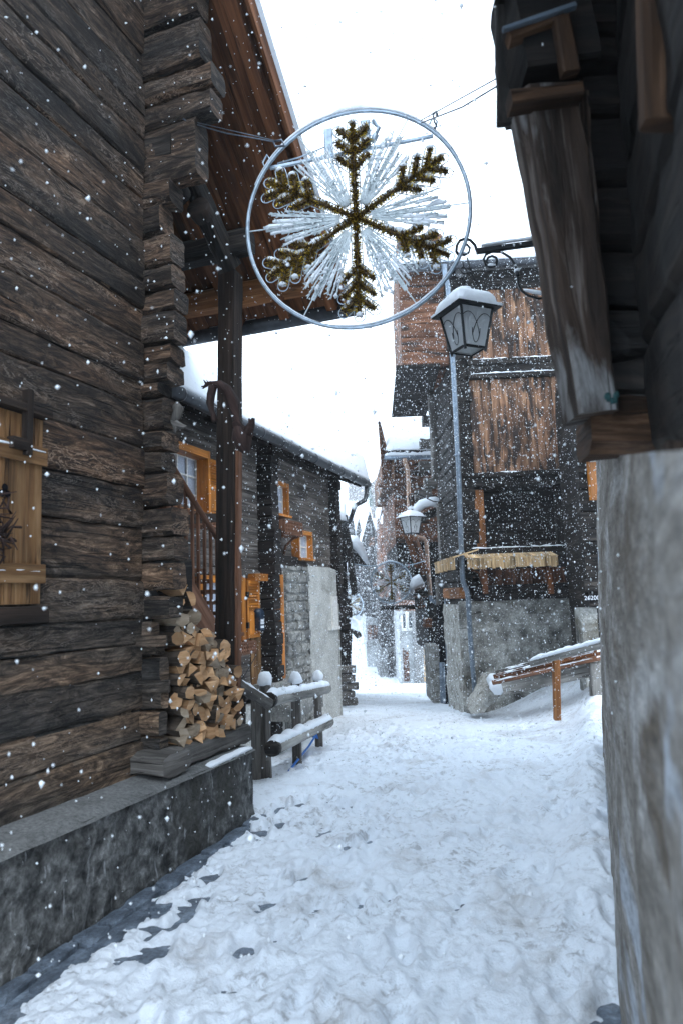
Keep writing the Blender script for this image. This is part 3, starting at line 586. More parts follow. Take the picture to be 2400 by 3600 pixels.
while z<1.74:
    rowh=.066; s=sA+ (.0 if row%2==0 else .04)
    yy=px_of(C1.W(1.8,FO,z))[1]; lim=C1.sz(np.interp(yy,[2160,2205,2250,2290,2341,2383,2450,2600],[655,700,755,783,800,822,836,828]),yy,FO)[0]
    while s<lim:
        r=random.uniform(.032,.048); cc=C1.W(s+r*.7,FO+random.uniform(-.05,.055),z+random.uniform(-.016,.016))
        o=piece(cc,r*1.22,random.choice([0,0,1,1,4,2,3,0]),random.uniform(0,6.28),.30,M['logend'] if random.random()<.68 else M['logend2'])
        tag(o,'split firewood billet in the stack on the sill beam between log corner and post','firewood','firewood stacked under the stairs'); s+=r*1.62; fw_n+=1
    z+=rowh; row+=1
print('firewood',fw_n)
# back of the woodstack niche
b=MB(); b.sbox(C1,1.6,2.4,.5,1.95,-.62,-.56,'s'); b.build('woodstore_back',M['dark'],cab)
# ---- slate slabs along the foundation
random.seed(21)
s=-1.2
while s<2.1:
    l=random.uniform(.16,.34); wdt=random.uniform(.10,.16); c=C1.W(s+l/2,.012+wdt/2,.0); n=7
    pts=[]
    for i in range(n):
        a=2*math.pi*i/n+random.uniform(-.2,.2); rx=l*.54*(abs(math.cos(a))**.5*np.sign(math.cos(a))); ry=wdt*.52*(abs(math.sin(a))**.5*np.sign(math.sin(a)))
        pts.append(c+C1.t*rx*random.uniform(.88,1.0)+C1.n*ry*random.uniform(.85,1)+Z*(.012+random.uniform(-.004,.012)))
    b=MB(); b.prism(pts,-Z*.05)
    o=b.build('kerb_slab',M['slate'],None,loc=c); bv=o.modifiers.new('b','BEVEL'); bv.width=.006; bv.segments=2
    tag(o,'dark wet slate slab in the row along the foot of the rough foundation','paving slab','slate slabs edging the cabin foundation')
    s+=l+.012
s=.1
while s<2.0:
    l=random.uniform(.14,.26); c=C1.W(s,.19+random.uniform(-.02,.03),0)
    if random.random()<.75 and s<1.0:
        pts=[c+C1.t*l*.5*x+C1.n*.05*y+Z*random.uniform(.006,.014) for x,y in ((-1,-1),(.2,-1.1),(1,-.8),(.9,1),(-.3,1.1),(-1,.8))]
        b=MB(); b.prism(pts,-Z*.05); o=b.build('kerb_slab',M['slate'],None,loc=c)
        tag(o,'dark slate slab half under snow in the second row out from the foundation','paving slab','second row of slate slabs')
    s+=l+.015

# ================= LEFT MID HOUSE =================
Cc=G(1195,2500,-.5); HD=np.array([math.sin(rad(19.3)),math.cos(rad(19.3)),0])
H=Pl(Cc-HD*6,Cc)
hs=thing('log_house','grey brown log house with orange window frames, pale stone base and snowy roof','house',tuple(Cc))
ztop=3.95
lw=MB(); random.seed(8)
sL0=-1.2; sC0=H.sz(908,2000)[0]; sC1=sC0+.30
z=.25
while z<ztop:
    h=random.uniform(.20,.27); 
    lw.beam(H.W(sL0,-.08+random.uniform(-.008,.008),z+h/2),H.W(sC0+.1,-.08,z+h/2),.16,h*.99,seg=.3,jit=.005,ch=.05); z+=h
z=H.sz(1060,2120)[1]-.1; zlow=z; SR1=5.72
while z<ztop:
    h=random.uniform(.20,.27); 
    lw.beam(H.W(sC1-.05,-.08+random.uniform(-.01,.01),z+h/2),H.W(6.1,-.08,z+h/2),.16,h*.99,seg=.3,jit=.006,ch=.05); z+=h
lw.sbox(H,sL0,6.1,-.6,ztop+.9,-3.5,-.14,'s'); lw.build('log_wall',M['house'],hs)
cl=MB(); z=-.55
oC=H.oz(sC0,962,2000)[0]
while z<ztop-.1:
    h=random.uniform(.13,.19); o=oC+random.uniform(-.03,.03); cl.beam(H.W(sC0+.13,-.3,z+h/2),H.W(sC0+.13,o,z+h/2),.24,h*.97,seg=.1,jit=.008,ch=.1); z+=h
cl.build('cross_log_ends',M['housedark'],hs); cl=MB(); z=zlow+.05
while z<ztop-.1:
    h=random.uniform(.15,.2); cl.beam(H.W(5.86,-.3,z+h/2),H.W(5.86,.16+random.uniform(-.02,.02),z+h/2),.22,h*.97,seg=.1,jit=.008,ch=.1); z+=h
cl.build('cross_log_ends',M['housedark'],hs)
# mouldings
for y in (1823,2014):
    zz=H.sz(860,y+4,.03)[1]; b=MB(); b.sbox(H,sL0,sC0-.02,zz-.02,zz+.03,0,.045,'s'); 
    s=sC0-.03
    while s>.9: b.sbox(H,s-.022,s,zz-.055,zz-.02,0,.035,'z'); s-=.045
    b.build('carved_moulding',M['grey'],hs)
# stone + render
zst=H.sz(1040,1990,.12)[1]; sS0=H.sz(1003,2200,.1)[0]; sS1=H.sz(1092,2200,.12)[0]; sE=H.sz(1197,2300,.12)[0]
b=MB(); b.sbox(H,sS0,sS1+.02,-.9,zst,-.12,.085,'s'); b.build('mortar_bed',M['mortar'],hs)
b=MB(); z=-.62; random.seed(4)
while z<zst-.06:
    h=random.uniform(.10,.2); s=sS0
    while s<sS1-.03:
        l=min(random.uniform(.14,.40),sS1-s); hh=h*random.uniform(.8,.95)
        if s+l>sS1-.1: l=sS1-s
        b.beam(H.W(s+.016,.06,z+h/2+random.uniform(-.012,.012)),H.W(s+l-.016,.06,z+h/2+random.uniform(-.02,.02)),.12+random.uniform(-.012,.035),hh-.016,seg=.05,jit=.018,ch=.14,smooth=False,nf=7,w2=.12+random.uniform(-.012,.035),h2=hh-random.uniform(.01,.035)); s+=l
    z+=h
b.build('stone_wall',M['stone'],hs)
b=MB(); mesh_grid_wall(b,H,sS1-.06,sE,lambda s:-1.1,lambda s:zst+.02-.12*max(0,(s-sS1-1.0)),lambda s,z:.125-.12*math.exp(-((sE-s)/.03)),40,40,.008,2)
vs=[H.W(sE,.12,-1.1),H.W(sE,-.6,-1.1),H.W(sE,-.6,zst-.05),H.W(sE,.12,zst-.05)]; b.add(vs,[[0,1,2,3]],tuple(H.n))
b.sbox(H,sS1-.05,sE-.02,-1.1,zst-.1,-.3,.09,'s'); b.build('rendered_wall',M['plaster'],hs)
b=MB(); b.sbox(H,sL0,sS0,-1.1,H.sz(900,2475,.06)[1],-.2,.06,'s'); b.build('low_rendered_wall',M['plaster'],hs)
b=MB(); b.pbox(H,1171,2096,1189,2208,.1,.16,'z'); s0,z0=H.sz(1171,2210,.2); b.sbox(H,s0-.03,H.sz(1196,2210,.2)[0],z0-.03,z0+.03,.1,.2,'s'); nic=b.build('narrow_window',M['whitepaint'],hs)
def window(par,pl,x0,y0,x1,y1,o=.0,pr=.13,fr=.07,cols=2,rows=2,mt='orange',sash='whitepaint',curt=True,label=None):
    """orange box-framed window: outer frame proud of the wall, glazing at its back"""
    xm=(x0+x1)/2;ym=(y0+y1)/2
    s0=pl.sz(x0,ym,o+pr)[0]; s1=pl.sz(x1,ym,o+pr)[0]; z1=pl.sz(xm,y0,o+pr)[1]; z0=pl.sz(xm,y1,o+pr)[1]
    if s1<s0: s0,s1=s1,s0
    b=MB(); O0=o-.02; O1=o+pr
    b.sbox(pl,s0,s0+fr*.55,z0,z1,O0,O1,'z'); b.sbox(pl,s1-fr*.55,s1,z0,z1,O0,O1,'z'); b.sbox(pl,s0+fr*.55,s1-fr*.55,z1-fr,z1,O0,O1-.003,'s'); b.sbox(pl,s0-.03,s1+.03,z0-.035,z0+.005,O0,O1+.03,'s')
    fo=b.build('window_frame',M[mt],par)
    b=MB(); a0=s0+fr*.55;a1=s1-fr*.55;c0=z0+.005;c1=z1-fr; g=.022
    for i in range(cols+1): q=a0+(a1-a0)*i/cols; b.sbox(pl,max(a0,q-g/2) if i else a0,q+g/2 if i<cols else a1,c0,c1,o+.012,o+.035,'z')
    for j in range(rows+1): q=c0+(c1-c0)*j/rows; b.sbox(pl,a0,a1,max(c0,q-g/2) if j else c0,q+g/2 if j<rows else c1,o+.010,o+.033,'s')
    b.build('glazing_bars',M[sash],fo)
    b=MB(); b.sbox(pl,a0,a1,c0,c1,o-.0,o+.008,'z'); b.build('pane',M['curtain' if curt else 'dkglass'],fo)
    return fo,(s0,s1,z0,z1)
window(hs,H,948,1690,1017,1806,rows=2)
window(hs,H,1051,1866,1100,1963,rows=2)
fo,(ws0,ws1,wz0,wz1)=window(hs,H,585,1560,742,1790,rows=3,cols=4,pr=.2,fr=.1)
def shutter(par,pl,s0,s1,z0,z1,o=.03,th=.035):
    b=MB(); e=.045
    b.sbox(pl,s0,s0+e,z0,z1,o,o+th,'z'); b.sbox(pl,s1-e,s1,z0,z1,o,o+th,'z'); zm=z0+(z1-z0)*.47
    for a,c in ((z0,z0+e),(zm,zm+e),(z1-e,z1)): b.sbox(pl,s0+e,s1-e,a,c,o,o+th-.003,'s')
    b.sbox(pl,s0+e,s1-e,z0+e,zm,o,o+th*.5,'z'); b.sbox(pl,s0+e*1.5,s1-e*1.5,z0+e*1.5,zm-e*.5,o+th*.5,o+th*.8,'z')
    k=9
    for i in range(k):
        q=zm+e+(z1-e-zm-e)*(i+.5)/k; b.beam(pl.W(s0+e,o+th*.55,q),pl.W(s1-e,o+th*.55,q),.012,.045,up=nrm(Z+pl.n*-.9),seg=2)
    b.sbox(pl,s0+e,s1-e,zm+e,z1-e,o,o+.006,'z')
    return b.build('shutter',M['orange'],par)
sh=shutter(hs,H,ws1+.05,ws1+.5,wz0+.02,wz1-.03)
# lower window with open shutter
s0=H.sz(846,2140,.06)[0]; s1=H.sz(864,2140,.06)[0]; z1=H.sz(860,2035,.05)[1]; z0=H.sz(880,2243,.05)[1]
s2=H.sz(868,2140,.07)[0]; s3_=H.sz(911,2140,.07)[0]
b=MB(); b.sbox(H,s1-.11,s1,z0-.02,z1+.03,-.02,.07,'z'); b.sbox(H,s1-1.2,s1-.11,z1-.06,z1+.03,-.02,.065,'s'); b.sbox(H,s1-1.25,s1+.02,z0-.06,z0-.02,-.02,.1,'s'); b.sbox(H,s1-1.2,s1-1.1,z0-.02,z1+.03,-.02,.07,'z'); fo=b.build('window_frame',M['orange'],hs)
b=MB(); b.sbox(H,s1-1.1,s1-.11,z0-.02,z1-.06,0,.01,'z'); b.build('pane',M['curtain'],fo)
sh=shutter(hs,H,s2,s3_,z0,z1-.02,.05); 
b=MB()
for zz in (z0+.18,z1-.22): b.sbox(H,s2-.03,s2+.02,zz-.04,zz+.04,.05,.105,'z')
b.build('hinge',M['iron'],sh)
# balcony flower troughs with lattice
def trough(x0,y0,x1,y1,o0,o1,par=hs):
    s0=H.sz(x0,(y0+y1)/2,o1)[0]; s1=H.sz(x1,(y0+y1)/2,o1)[0]; z1=H.sz((x0+x1)/2,y0,o1)[1]; z0=H.sz((x0+x1)/2,y1,o1)[1]
    b=MB(); b.sbox(H,s0,s1,z0,z0+.03,o0,o1,'s'); b.sbox(H,s0,s1,z1-.03,z1,o1-.03,o1,'s'); b.sbox(H,s0,s0+.03,z0,z1,o0,o1-.001,'z'); b.sbox(H,s1-.03,s1,z0,z1,o0,o1-.001,'z')
    zm=(z0+z1)/2; n=max(4,int((s1-s0)/.06))
    for i in range(n): q=s0+.03+(s1-s0-.06)*(i+.5)/n; b.sbox(H,q-.014,q+.014,z0+.03,z1-.03,o1-.022,o1-.006,'z')
    for q in (z0+(z1-z0)*.38,z0+(z1-z0)*.68): b.sbox(H,s0+.03,s1-.03,q-.012,q+.012,o1-.024,o1-.009,'s')
    return b.build('flower_trough',M['stair'],par),(s0,s1,z0,z1)
trough(590,1795,785,1842,.1,.36); trough(835,2256,903,2302,.08,.30)
tr,(a,b_,c,d_)=trough(1002,1832,1064,1875,.0,.32)
b=MB(); b.sbox(H,a,b_,c-.03,c,0,.33,'s')
for q in (a+.1,b_-.12): b.tube([H.W(q,.30,c-.03),H.W(q,.2,c-.06),H.W(q,.08,c-.16),H.W(q,.03,c-.32)],.022,6)
b.build('trough_bracket',M['stair'],tr)
# door
b=MB(); s0=H.sz(968,2200,.16)[0]; s1=H.sz(1001,2200,.16)[0]; z1=H.sz(985,2020,.16)[1]; z0=H.sz(990,2388,.16)[1]
b.sbox(H,s1-.11,s1,z0,z1,0,.16,'z'); b.sbox(H,s0-.6,s1-.11,z1-.1,z1,0,.155,'s'); b.sbox(H,s1-.14,s1+.03,z1,z1+.16,0,.12,'z'); fo=b.build('door_frame',M['orange'],hs)
b=MB(); b.sbox(H,s0-.5,s1-.11,z0,z1-.1,-.02,.02,'z'); dr=b.build('door',M['shutter'],fo)
b=MB(); b.sbox(H,s0-.5,s1+.2,z0-.25,z0,-.0,.3,'s'); b.sbox(H,s0-.4,s1+.5,z0-.5,z0-.27,.0,.55,'s'); b.build('door_step',M['stone'],hs)
b=MB(); zt=H.sz(1000,1985,.12)[1]; b.sbox(H,sC1,sS0+.55,zt-.02,zt+.14,0,.12,'s',jit=.006); b.build('lintel',M['housedark'],hs)
# letterbox
b=MB(); b.pbox(H,915,2156,931,2216,.02,.16,'z'); s0,z0=H.sz(915,2216,.16); s1=H.sz(931,2216,.16)[0]; zt=H.sz(920,2156,.16)[1]
b.tube([H.W(s0,.09,zt),H.W(s1,.09,zt)],.07,12); lbx=b.build('letterbox',M['bluebox'],hs)
b=MB()
for q in (.12,.35,.5): b.sbox(H,s0+.02,s1-.02,z0+(zt-z0)*q,z0+(zt-z0)*(q+.14),.161,.164,'s')
b.build('paper_label',M['paper'],lbx)
b=MB(); b.tube([H.W(sC0-.35,.05,.95),H.W(sC0-.3,.1,.85),H.W(sC0-.55,.06,.62),H.W(sC0-.7,.05,.55)],.006,5); b.build('cable',M['iron'],hs)
# roof
zE=H.sz(940,1525,.62)[1]; OE=.62; SR0=-2.5; sR1=H.sz(1288,1700,OE)[0]; tr_=.42
print('house eave z',zE,'sR1',sR1)
def HR(s,o,dz=0): return H.W(s,o,zE+(OE-o)*tr_+dz)
b=MB()
n=26
for i in range(n): s_=SR0+(sR1-SR0)*(i+.5)/n; b.beam(HR(s_,OE-.02,.0),HR(s_,-3.6,.0),(sR1-SR0)/n*.98,.03,seg=1.)
b.build('roof_boards',M['housedark'],hs)
b=MB()
for i in range(11): s_=SR0+.4+(sR1-SR0-.5)*i/10; b.beam(HR(s_,OE-.08,-.08),HR(s_,-1.0,-.08),.09,.12,seg=.5,jit=.003)
b.sbox(H,SR0,sR1-.1,ztop-.12,ztop+.06,-.16,.05,'s'); b.beam(H.W(sR1-.25,-.05,zE+.2),H.W(5.8,-.05,zE+.2),.14,.16)
b.build('rafters',M['housedark'],hs)
b=MB(); b.tube([HR(SR0,OE+.03,-.035),HR(sR1,OE+.03,-.035)],.07,12); s_=SR0+.3
gt=b.build('gutter',M['gutter'],hs); b=MB()
while s_<sR1: b.tube([HR(s_,OE+.03,-.035),HR(s_+.03,OE+.03,-.035)],.078,12); s_+=.62
b.build('gutter_bracket',M['gutter'],gt)
b=MB(); e0=HR(sR1-.12,OE+.03,-.1); b.tube([e0,e0-Z*.12,e0-Z*.26-H.n*.03-H.t*.04,e0-Z*.38-H.n*.16-H.t*.25,H.W(6.2,.25,zE-.75),H.W(6.02,.1,zE-.88),H.W(5.98,.08,zE-1.1)],.045,10); b.build('downpipe',M['gutter'],hs)
b=MB(); b.sheet(HR(SR0,OE+.05,.03),HR(sR1+.06,OE+.05,.03),HR(sR1+.06,-3.6,.03),HR(SR0,-3.6,.03),.42,140,34,.22,.10); b.build('roof_snow',M['snow'],hs)
b=MB(); c=HR(3.6,OE-.12,.3); b.tube([c,c+H.t*.1+Z*.02,c+H.t*.22+Z*.0,c+H.t*.28+Z*.04],.012,5); b.build('snow_hook',M['iron'],hs)
# ================= FENCE =================
fn=thing('wooden_fence','low grey pole fence with snowy rails and round white caps on its posts','fence',tuple(G(920,2740)),None)
def gp(x,y):
    p=G(x,y,0)
    for _ in range(12): z=float(g0(p[0],p[1])); p=G(x,y,z)
    return p
def up_to(p,x,y):  # height above base point where the vertical through p meets photo row y
    q=p.copy(); lo,hi=0,4
    for _ in range(40):
        m=(lo+hi)/2; v=p+Z*m-CAM; yy=1800-F*(v@U)/(v@FW)
        if yy>y: lo=m
        else: hi=m
    return p+Z*lo
def px_of(p): v=np.array(p)-CAM; d=v@FW; return 1200+F*(v@R)/d,1800-F*(v@U)/d,d
posts=[(906,2752,2452,.10,0),(938,2748,2402,.095,1),(1046,2702,2397,.095,1),(1122,2638,2388,.095,1)]
pp=[]
for (x,yb,yt,r,cap) in posts:
    p=gp(x,yb); t=up_to(p,x,yt); x2=px_of(t)[0]; 
    b=MB(); b.beam(p-Z*.15,t,r*.92,r*.92,up=H.t,seg=.08,jit=.004,ch=.28,smooth=False); po_=b.build('post',M['grey'],fn); pp.append((p,t))
    if cap:
        b=MB(); vs=[];n=14
        pts=[t+Z*(-.012),t+Z*.015,t+Z*.045,t+Z*.075,t+Z*.097,t+Z*.108]; b.tube(pts,[.060,.073,.070,.060,.036,.006],18); sx=random.random()*9; b.v=[tuple(np.array(q)+np.array([nz(np.array(q)+sx,14),nz(np.array(q)+sx+5,14),nz(np.array(q)+sx+2,14)])*.022+.006*nz(q,60)) for q in b.v]; b.build('snow_cap',M['snow'],po_)
def rail(x0,y0,d0,x1,y1,d1,r,snow=.05,m='rail',r2=None):
    a=P(x0,y0,d0);c=P(x1,y1,d1); b=MB(); n=14; pts=[a+(c-a)*i/n for i in range(n+1)]; b.tube(pts,[r*(1+.06*nz(p,6)) for p in pts],12)
    b.v=[tuple(np.array(q)+.003*nz(q,20)) for q in b.v]; ro=b.build('rail',M[m],fn)
    b=MB(); b.ridge(a+Z*r*.62,c+Z*r*.62,r*1.7,snow,seg=.025,jit=.35); b.build('rail_snow',M['snow'],ro)
dA=px_of(pp[0][0])[2]; dD=px_of(pp[3][0])[2]; print('fence depth',dA,dD)
rail(944,2462,dA-.15,1148,2420,dD-.1,.063,.055)
rail(955,2632,dA-.15,1155,2538,dD-.1,.066,.06)
rail(832,2402,dA-.5,946,2474,dA-.18,.05,.03,'grey')
b=MB()
for (x,y,d) in ((941,2463,dA-.17),(955,2632,dA-.17)):
    p=P(x,y,d); q=P(x+10,y-2,d+.08); b.tube([p,q],.070,14)
b.build('rail_end',M['dark'],fn)
b=MB(); q=P(850,2560,dA-.4); b.beam(q,up_to(q,849,2420),.06,.06,up=H.t,seg=.1,jit=.002); b.build('post',M['post'],fn)
b=MB(); pts=[P(1128,2568,dD-.05),P(1112,2578,dD-.1),P(1106,2592,dD-.15),P(1085,2625,dD-.3),P(1050,2668,6.9),P(1012,2716,6.5),P(1000,2732,6.4)]; b.tube(pts,.012,7); b.tube([P(1108,2574,dD-.12),P(1100,2590,dD-.14),P(1116,2596,dD-.12),P(1108,2574,dD-.12)],.016,6)
tag(b.build('garden_hose',M['blue']),'bright blue hose slung under the lower rail of the fence','hose')
# ================= SNOWFLAKE DECORATION =================
def make_ornament(name,label,loc,scale,yaw,dense=1.,tk=1.):
    """hoop in the local XZ plane; +X right, Z up"""
    root=thing(name,label,'decoration',(0,0,0),'hoop snowflake decorations over the street'); RR=.70
    random.seed(33)
    def X(x,y,z): return np.array([x,y,z])
    N=72; pts=[X(RR*math.cos(a),0,RR*1.02*math.sin(a)) for a in np.linspace(0,2*math.pi,N+1)]
    b=MB(); b.tube(pts,.012*tk,8,cap=False); b.build('hoop',M['ring'],root)
    b=MB()
    for a0,a1,h in ((25,155,.030),(195,250,.012),(252,345,.018)):
        k=26; prev=None; vs=[]
        for i in range(k+1):
            a=rad(a0+(a1-a0)*i/k); base=X(RR*math.cos(a),0,RR*1.02*math.sin(a)); e=math.sin(math.pi*i/k)**.5*(1+.5*mnoise.noise(Vector((i*.9,a0,0))))
            if a0==25 and abs(a-math.pi/2)<.1: e*=1.8
            up_=1; hh=h*e*abs(math.sin(a))**.5
            if math.sin(a)<0: base=base+X(-.010*math.cos(a),0,-.010*math.sin(a))
            else: base=base+X(.010*math.cos(a),0,.008)
            for j in range(7): q=math.pi*j/6; vs.append(base+X(0,.016*math.cos(q),hh*math.sin(q)-.003))
        fs=[[i*7+j,i*7+j+1,(i+1)*7+j+1,(i+1)*7+j] for i in range(k) for j in range(6)]+[list(range(7)),[k*7+j for j in range(7)][::-1]]+[[i*7+6,i*7,(i+1)*7,(i+1)*7+6] for i in range(k)]
        b.add(vs,fs,(1,0,0),0,True)
    b.build('hoop_snow',M['snow'],root)
    # gold arms
    for ai in range(6):
        an=rad(90+60*ai); d=X(math.cos(an),0,math.sin(an)); segs=[(X(0,0,0),d*.64)]
        # three pairs of side branches
        for k,(p,l) in enumerate(((.325,.135),(.425,.135),(.52,.13))):
            for sg_ in (-1,1):
                bn=an+sg_*rad(48); e=X(math.cos(bn),0,math.sin(bn)); o=d*p; segs.append((o,o+e*l))
        frm=MB(); tn_=MB(); tg=MB(); snw=MB()
        for (p,q) in segs:
            L_=np.linalg.norm(q-p); t=(q-p)/L_; s_=nrm(np.cross(t,[0,1,0]))
            w_=.034
            outl=[p+s_*w_]; 
            for i in range(9): a=math.pi*(.5-i/8.); outl.append(q+t*math.cos(a)*w_+s_*math.sin(a)*w_)
            outl.append(p-s_*w_); frm.tube([o+X(0,.012,0) for o in outl],.0035*tk,5)
            cnt=int(L_*2400*dense)
            tn_.tube([p,q],.013,7)
            for i in range(cnt):
                u=random.random(); c=p+(q-p)*u; g=nrm(rng.normal(size=3)*np.array([1,.7,1])); g=nrm(g-t*(g@t)*.5); ln=random.uniform(.030,.052); sd=nrm(np.cross(g,rng.normal(size=3)))*random.uniform(.0025,.0055)*tk
                (tg if random.random()<.36 else tn_).add([c-sd,c+sd,c+g*ln],[[0,1,2]],tuple(g))
            if t[2]<.93 and (abs(t[0])>.3):
                hh=.030*abs(t[0])**.5*random.uniform(.6,1.3); snw.ridge(p+(q-p)*.3+X(0,.012,.026),q+X(0,.012,.026),.034,hh,seg=.015,jit=.9,ends=.04)
            else:
                snw.ridge(q+X(-.02,0,.01)*1.,q+X(.02,0,.01),.04,.022,seg=.01,ends=.02)
        arm=frm.build('arm_frame',M['ring'],root); tn_.build('tinsel',M['goldd'],arm); tg.build('painted_tinsel_glint',M['gold'],arm); snw.build('arm_snow',M['snow'],arm)
    # white light sprays between the arms
    for ai in range(6):
        an=rad(60+60*ai); b=MB(); snw=MB()
        e0=X(math.cos(an),0,math.sin(an)); sd=nrm(np.cross(e0,[0,1,0]))
        b.beam(e0*.10+X(0,.01,0),e0*.58+X(0,.01,0),.012,.026,up=sd,seg=1)
        for i in range(22): c=e0*(.14+.02*i)+X(0,-.001,0); b.box(c,(e0,sd,X(0,1,0)),(.004,.006,.004))
        b.tube([e0*.58,e0*.70],.004,5)
        for k in (range(11) if tk<2 else range(1,11,2)):
            da=rad((k-5)*2.9+random.uniform(-.6,.6)); L_=(.60-.010*abs(k-5))*random.uniform(.82,1.); e=X(math.cos(an+da),0,math.sin(an+da)); s_=nrm(np.cross(e,[0,1,0])); y_=random.uniform(-.03,.02)
            n=8; pts=[e*(.10+(L_-.10)*i/n)+X(0,y_*i/n,0)+s_*.006*mnoise.noise(Vector((i*.7,k,ai))) for i in range(n+1)]; b.tube(pts,.0052*(tk if tk<2 else 1.0),5)
            for i in range(int(17*dense)+2):
                u=random.uniform(.18,1); c=pts[0]+(pts[-1]-pts[0])*u; g=nrm(e*1.+rng.normal(size=3)*.55); b.tube([c,c+g*.026],[.005,.003],4,smooth=False)
            if random.random()<.5 and abs(e[0])>.25:
                u0=random.uniform(.35,.75); snw.ridge(e*(.1+(L_-.1)*u0)+X(0,y_*.7,.003),e*(L_)+X(0,y_*.7,.003),.013,.016*abs(e[0])**.4,seg=.018,jit=1.1,ends=.04)
            elif abs(e[0])<=.5:
                for q in range(5): u=random.uniform(.4,1); c=e*(.1+(L_-.1)*u)+X(0,y_,0); snw.tube([c-X(.012,0,0),c+X(.0,0,.012),c+X(.012,0,0)],[.006,.011,.005],6)
        sp=b.build('light_spray',M['led'],root)
        if snw.f: snw.build('spray_snow',M['snow'],sp)
    b=MB(); b.beam(X(-.55,.03,.435),X(.50,.03,.49),.02,.02,seg=1); b.beam(X(-.16,.03,.46),X(-.16,.03,.64),.03,.055,up=X(1,0,0)); b.beam(X(.08,.03,.47),X(.08,.03,.66),.03,.06,up=X(1,0,0)); b.tube([X(.14,.03,.55),X(.17,.0,.58),X(.15,.03,.62),X(.13,.03,.66)],.012,6); b.tube([X(-.14,.03,.64),X(-.1,.03,.55),X(-.35,.03,.48),X(-.5,.03,.46)],.005,5)
    b.tube([X(.12,.02,.5),X(.15,0,.54)],.02,8); hz=b.build('mounting_bar',M['ring'],root)
    b=MB(); 
    for x,z in ((-.57,.41),(.5,.50)): b.tube([X(x,0,z),X(x-.02,0,z+.05),X(x+.01,0,z+.10),X(x+.03,0,z+.06),X(x+.01,.0,z)],.006,6)
    b.build('clip',M['ring'],root)
    root.location=Vector(loc); root.rotation_euler=(0,0,yaw); root.scale=(scale,)*3
    return root
oc=P(1250,765,4.55); orn=make_ornament('snowflake_decoration','large near hoop with a gold tinsel snowflake and white light sprays over the lane',oc,1.07,-rad(10))
def copy_tree(o,par=None):
    c=o.copy(); COL.objects.link(c); c.parent=par
    for ch in o.children: copy_tree(ch,c)
    return c
o2=make_ornament('snowflake_decoration','small distant hoop snowflake hanging in front of the dark barns down the lane',P(1374,2047,17.2),.73,rad(2),.35,2.2); tag(o2,'small distant hoop snowflake hanging in front of the dark barns down the lane')
o3=copy_tree(o2); o3.location=Vector(P(1232,2126,28.)); o3.rotation_euler=(0,0,rad(-8)); tag(o3,'farthest and smallest hoop snowflake, half hidden behind the dark house edge on the left')
w1=MB(); a=P(642,424,4.9); e=P(962,498,4.5); w1.tube([a,(a+e)/2-Z*.02,e],.0045,5); w1.tube([a+Z*.012,(a+e)/2+Z*.01,e+Z*.01],.003,5); w1.tube([P(636,420,4.9),P(646,418,4.85),P(654,424,4.85),P(652,436,4.85)],.006,6); w1.tube([e,P(990,492,4.5),P(1000,512,4.5),P(968,516,4.5),e],.008,6)
tag(w1.build('suspension_cable',M['wire']),'twisted steel cable running from the cabin beam to the left side of the big hoop','cable')
w1=MB(); a=P(1480,432,4.5); e=P(1800,270,3.6); w1.tube([a,(a+e)/2-Z*.03,e],.005,5); w1.tube([a+Z*.02,(a*.5+e*.5)+Z*.03,e+Z*.04],.004,5); w1.tube([P(1520,402,4.5),P(1532,392,4.5),P(1535,408,4.5)],.01,6); w1.tube([P(1520,405,4.5),P(1526,430,4.5),P(1534,445,4.5),P(1524,450,4.5)],.006,6)
tag(w1.build('suspension_cable',M['wire']),'dark double cable rising from the big hoop to the timber eaves on the right','cable')
for i,(x0,y0,x1,y1,dd) in enumerate(((1240,1982,1325,1990,17.2),(1424,1988,1490,1972,17.2))):
    b=MB(); b.tube([P(x0,y0,dd),P((x0+x1)/2,(y0+y1)/2+3,dd),P(x1,y1,dd)],.014,5); tag(b.build('suspension_cable',M['ring']),['thin cable holding the small distant hoop on its left','thin cable holding the small distant hoop on its right'][i],'cable')
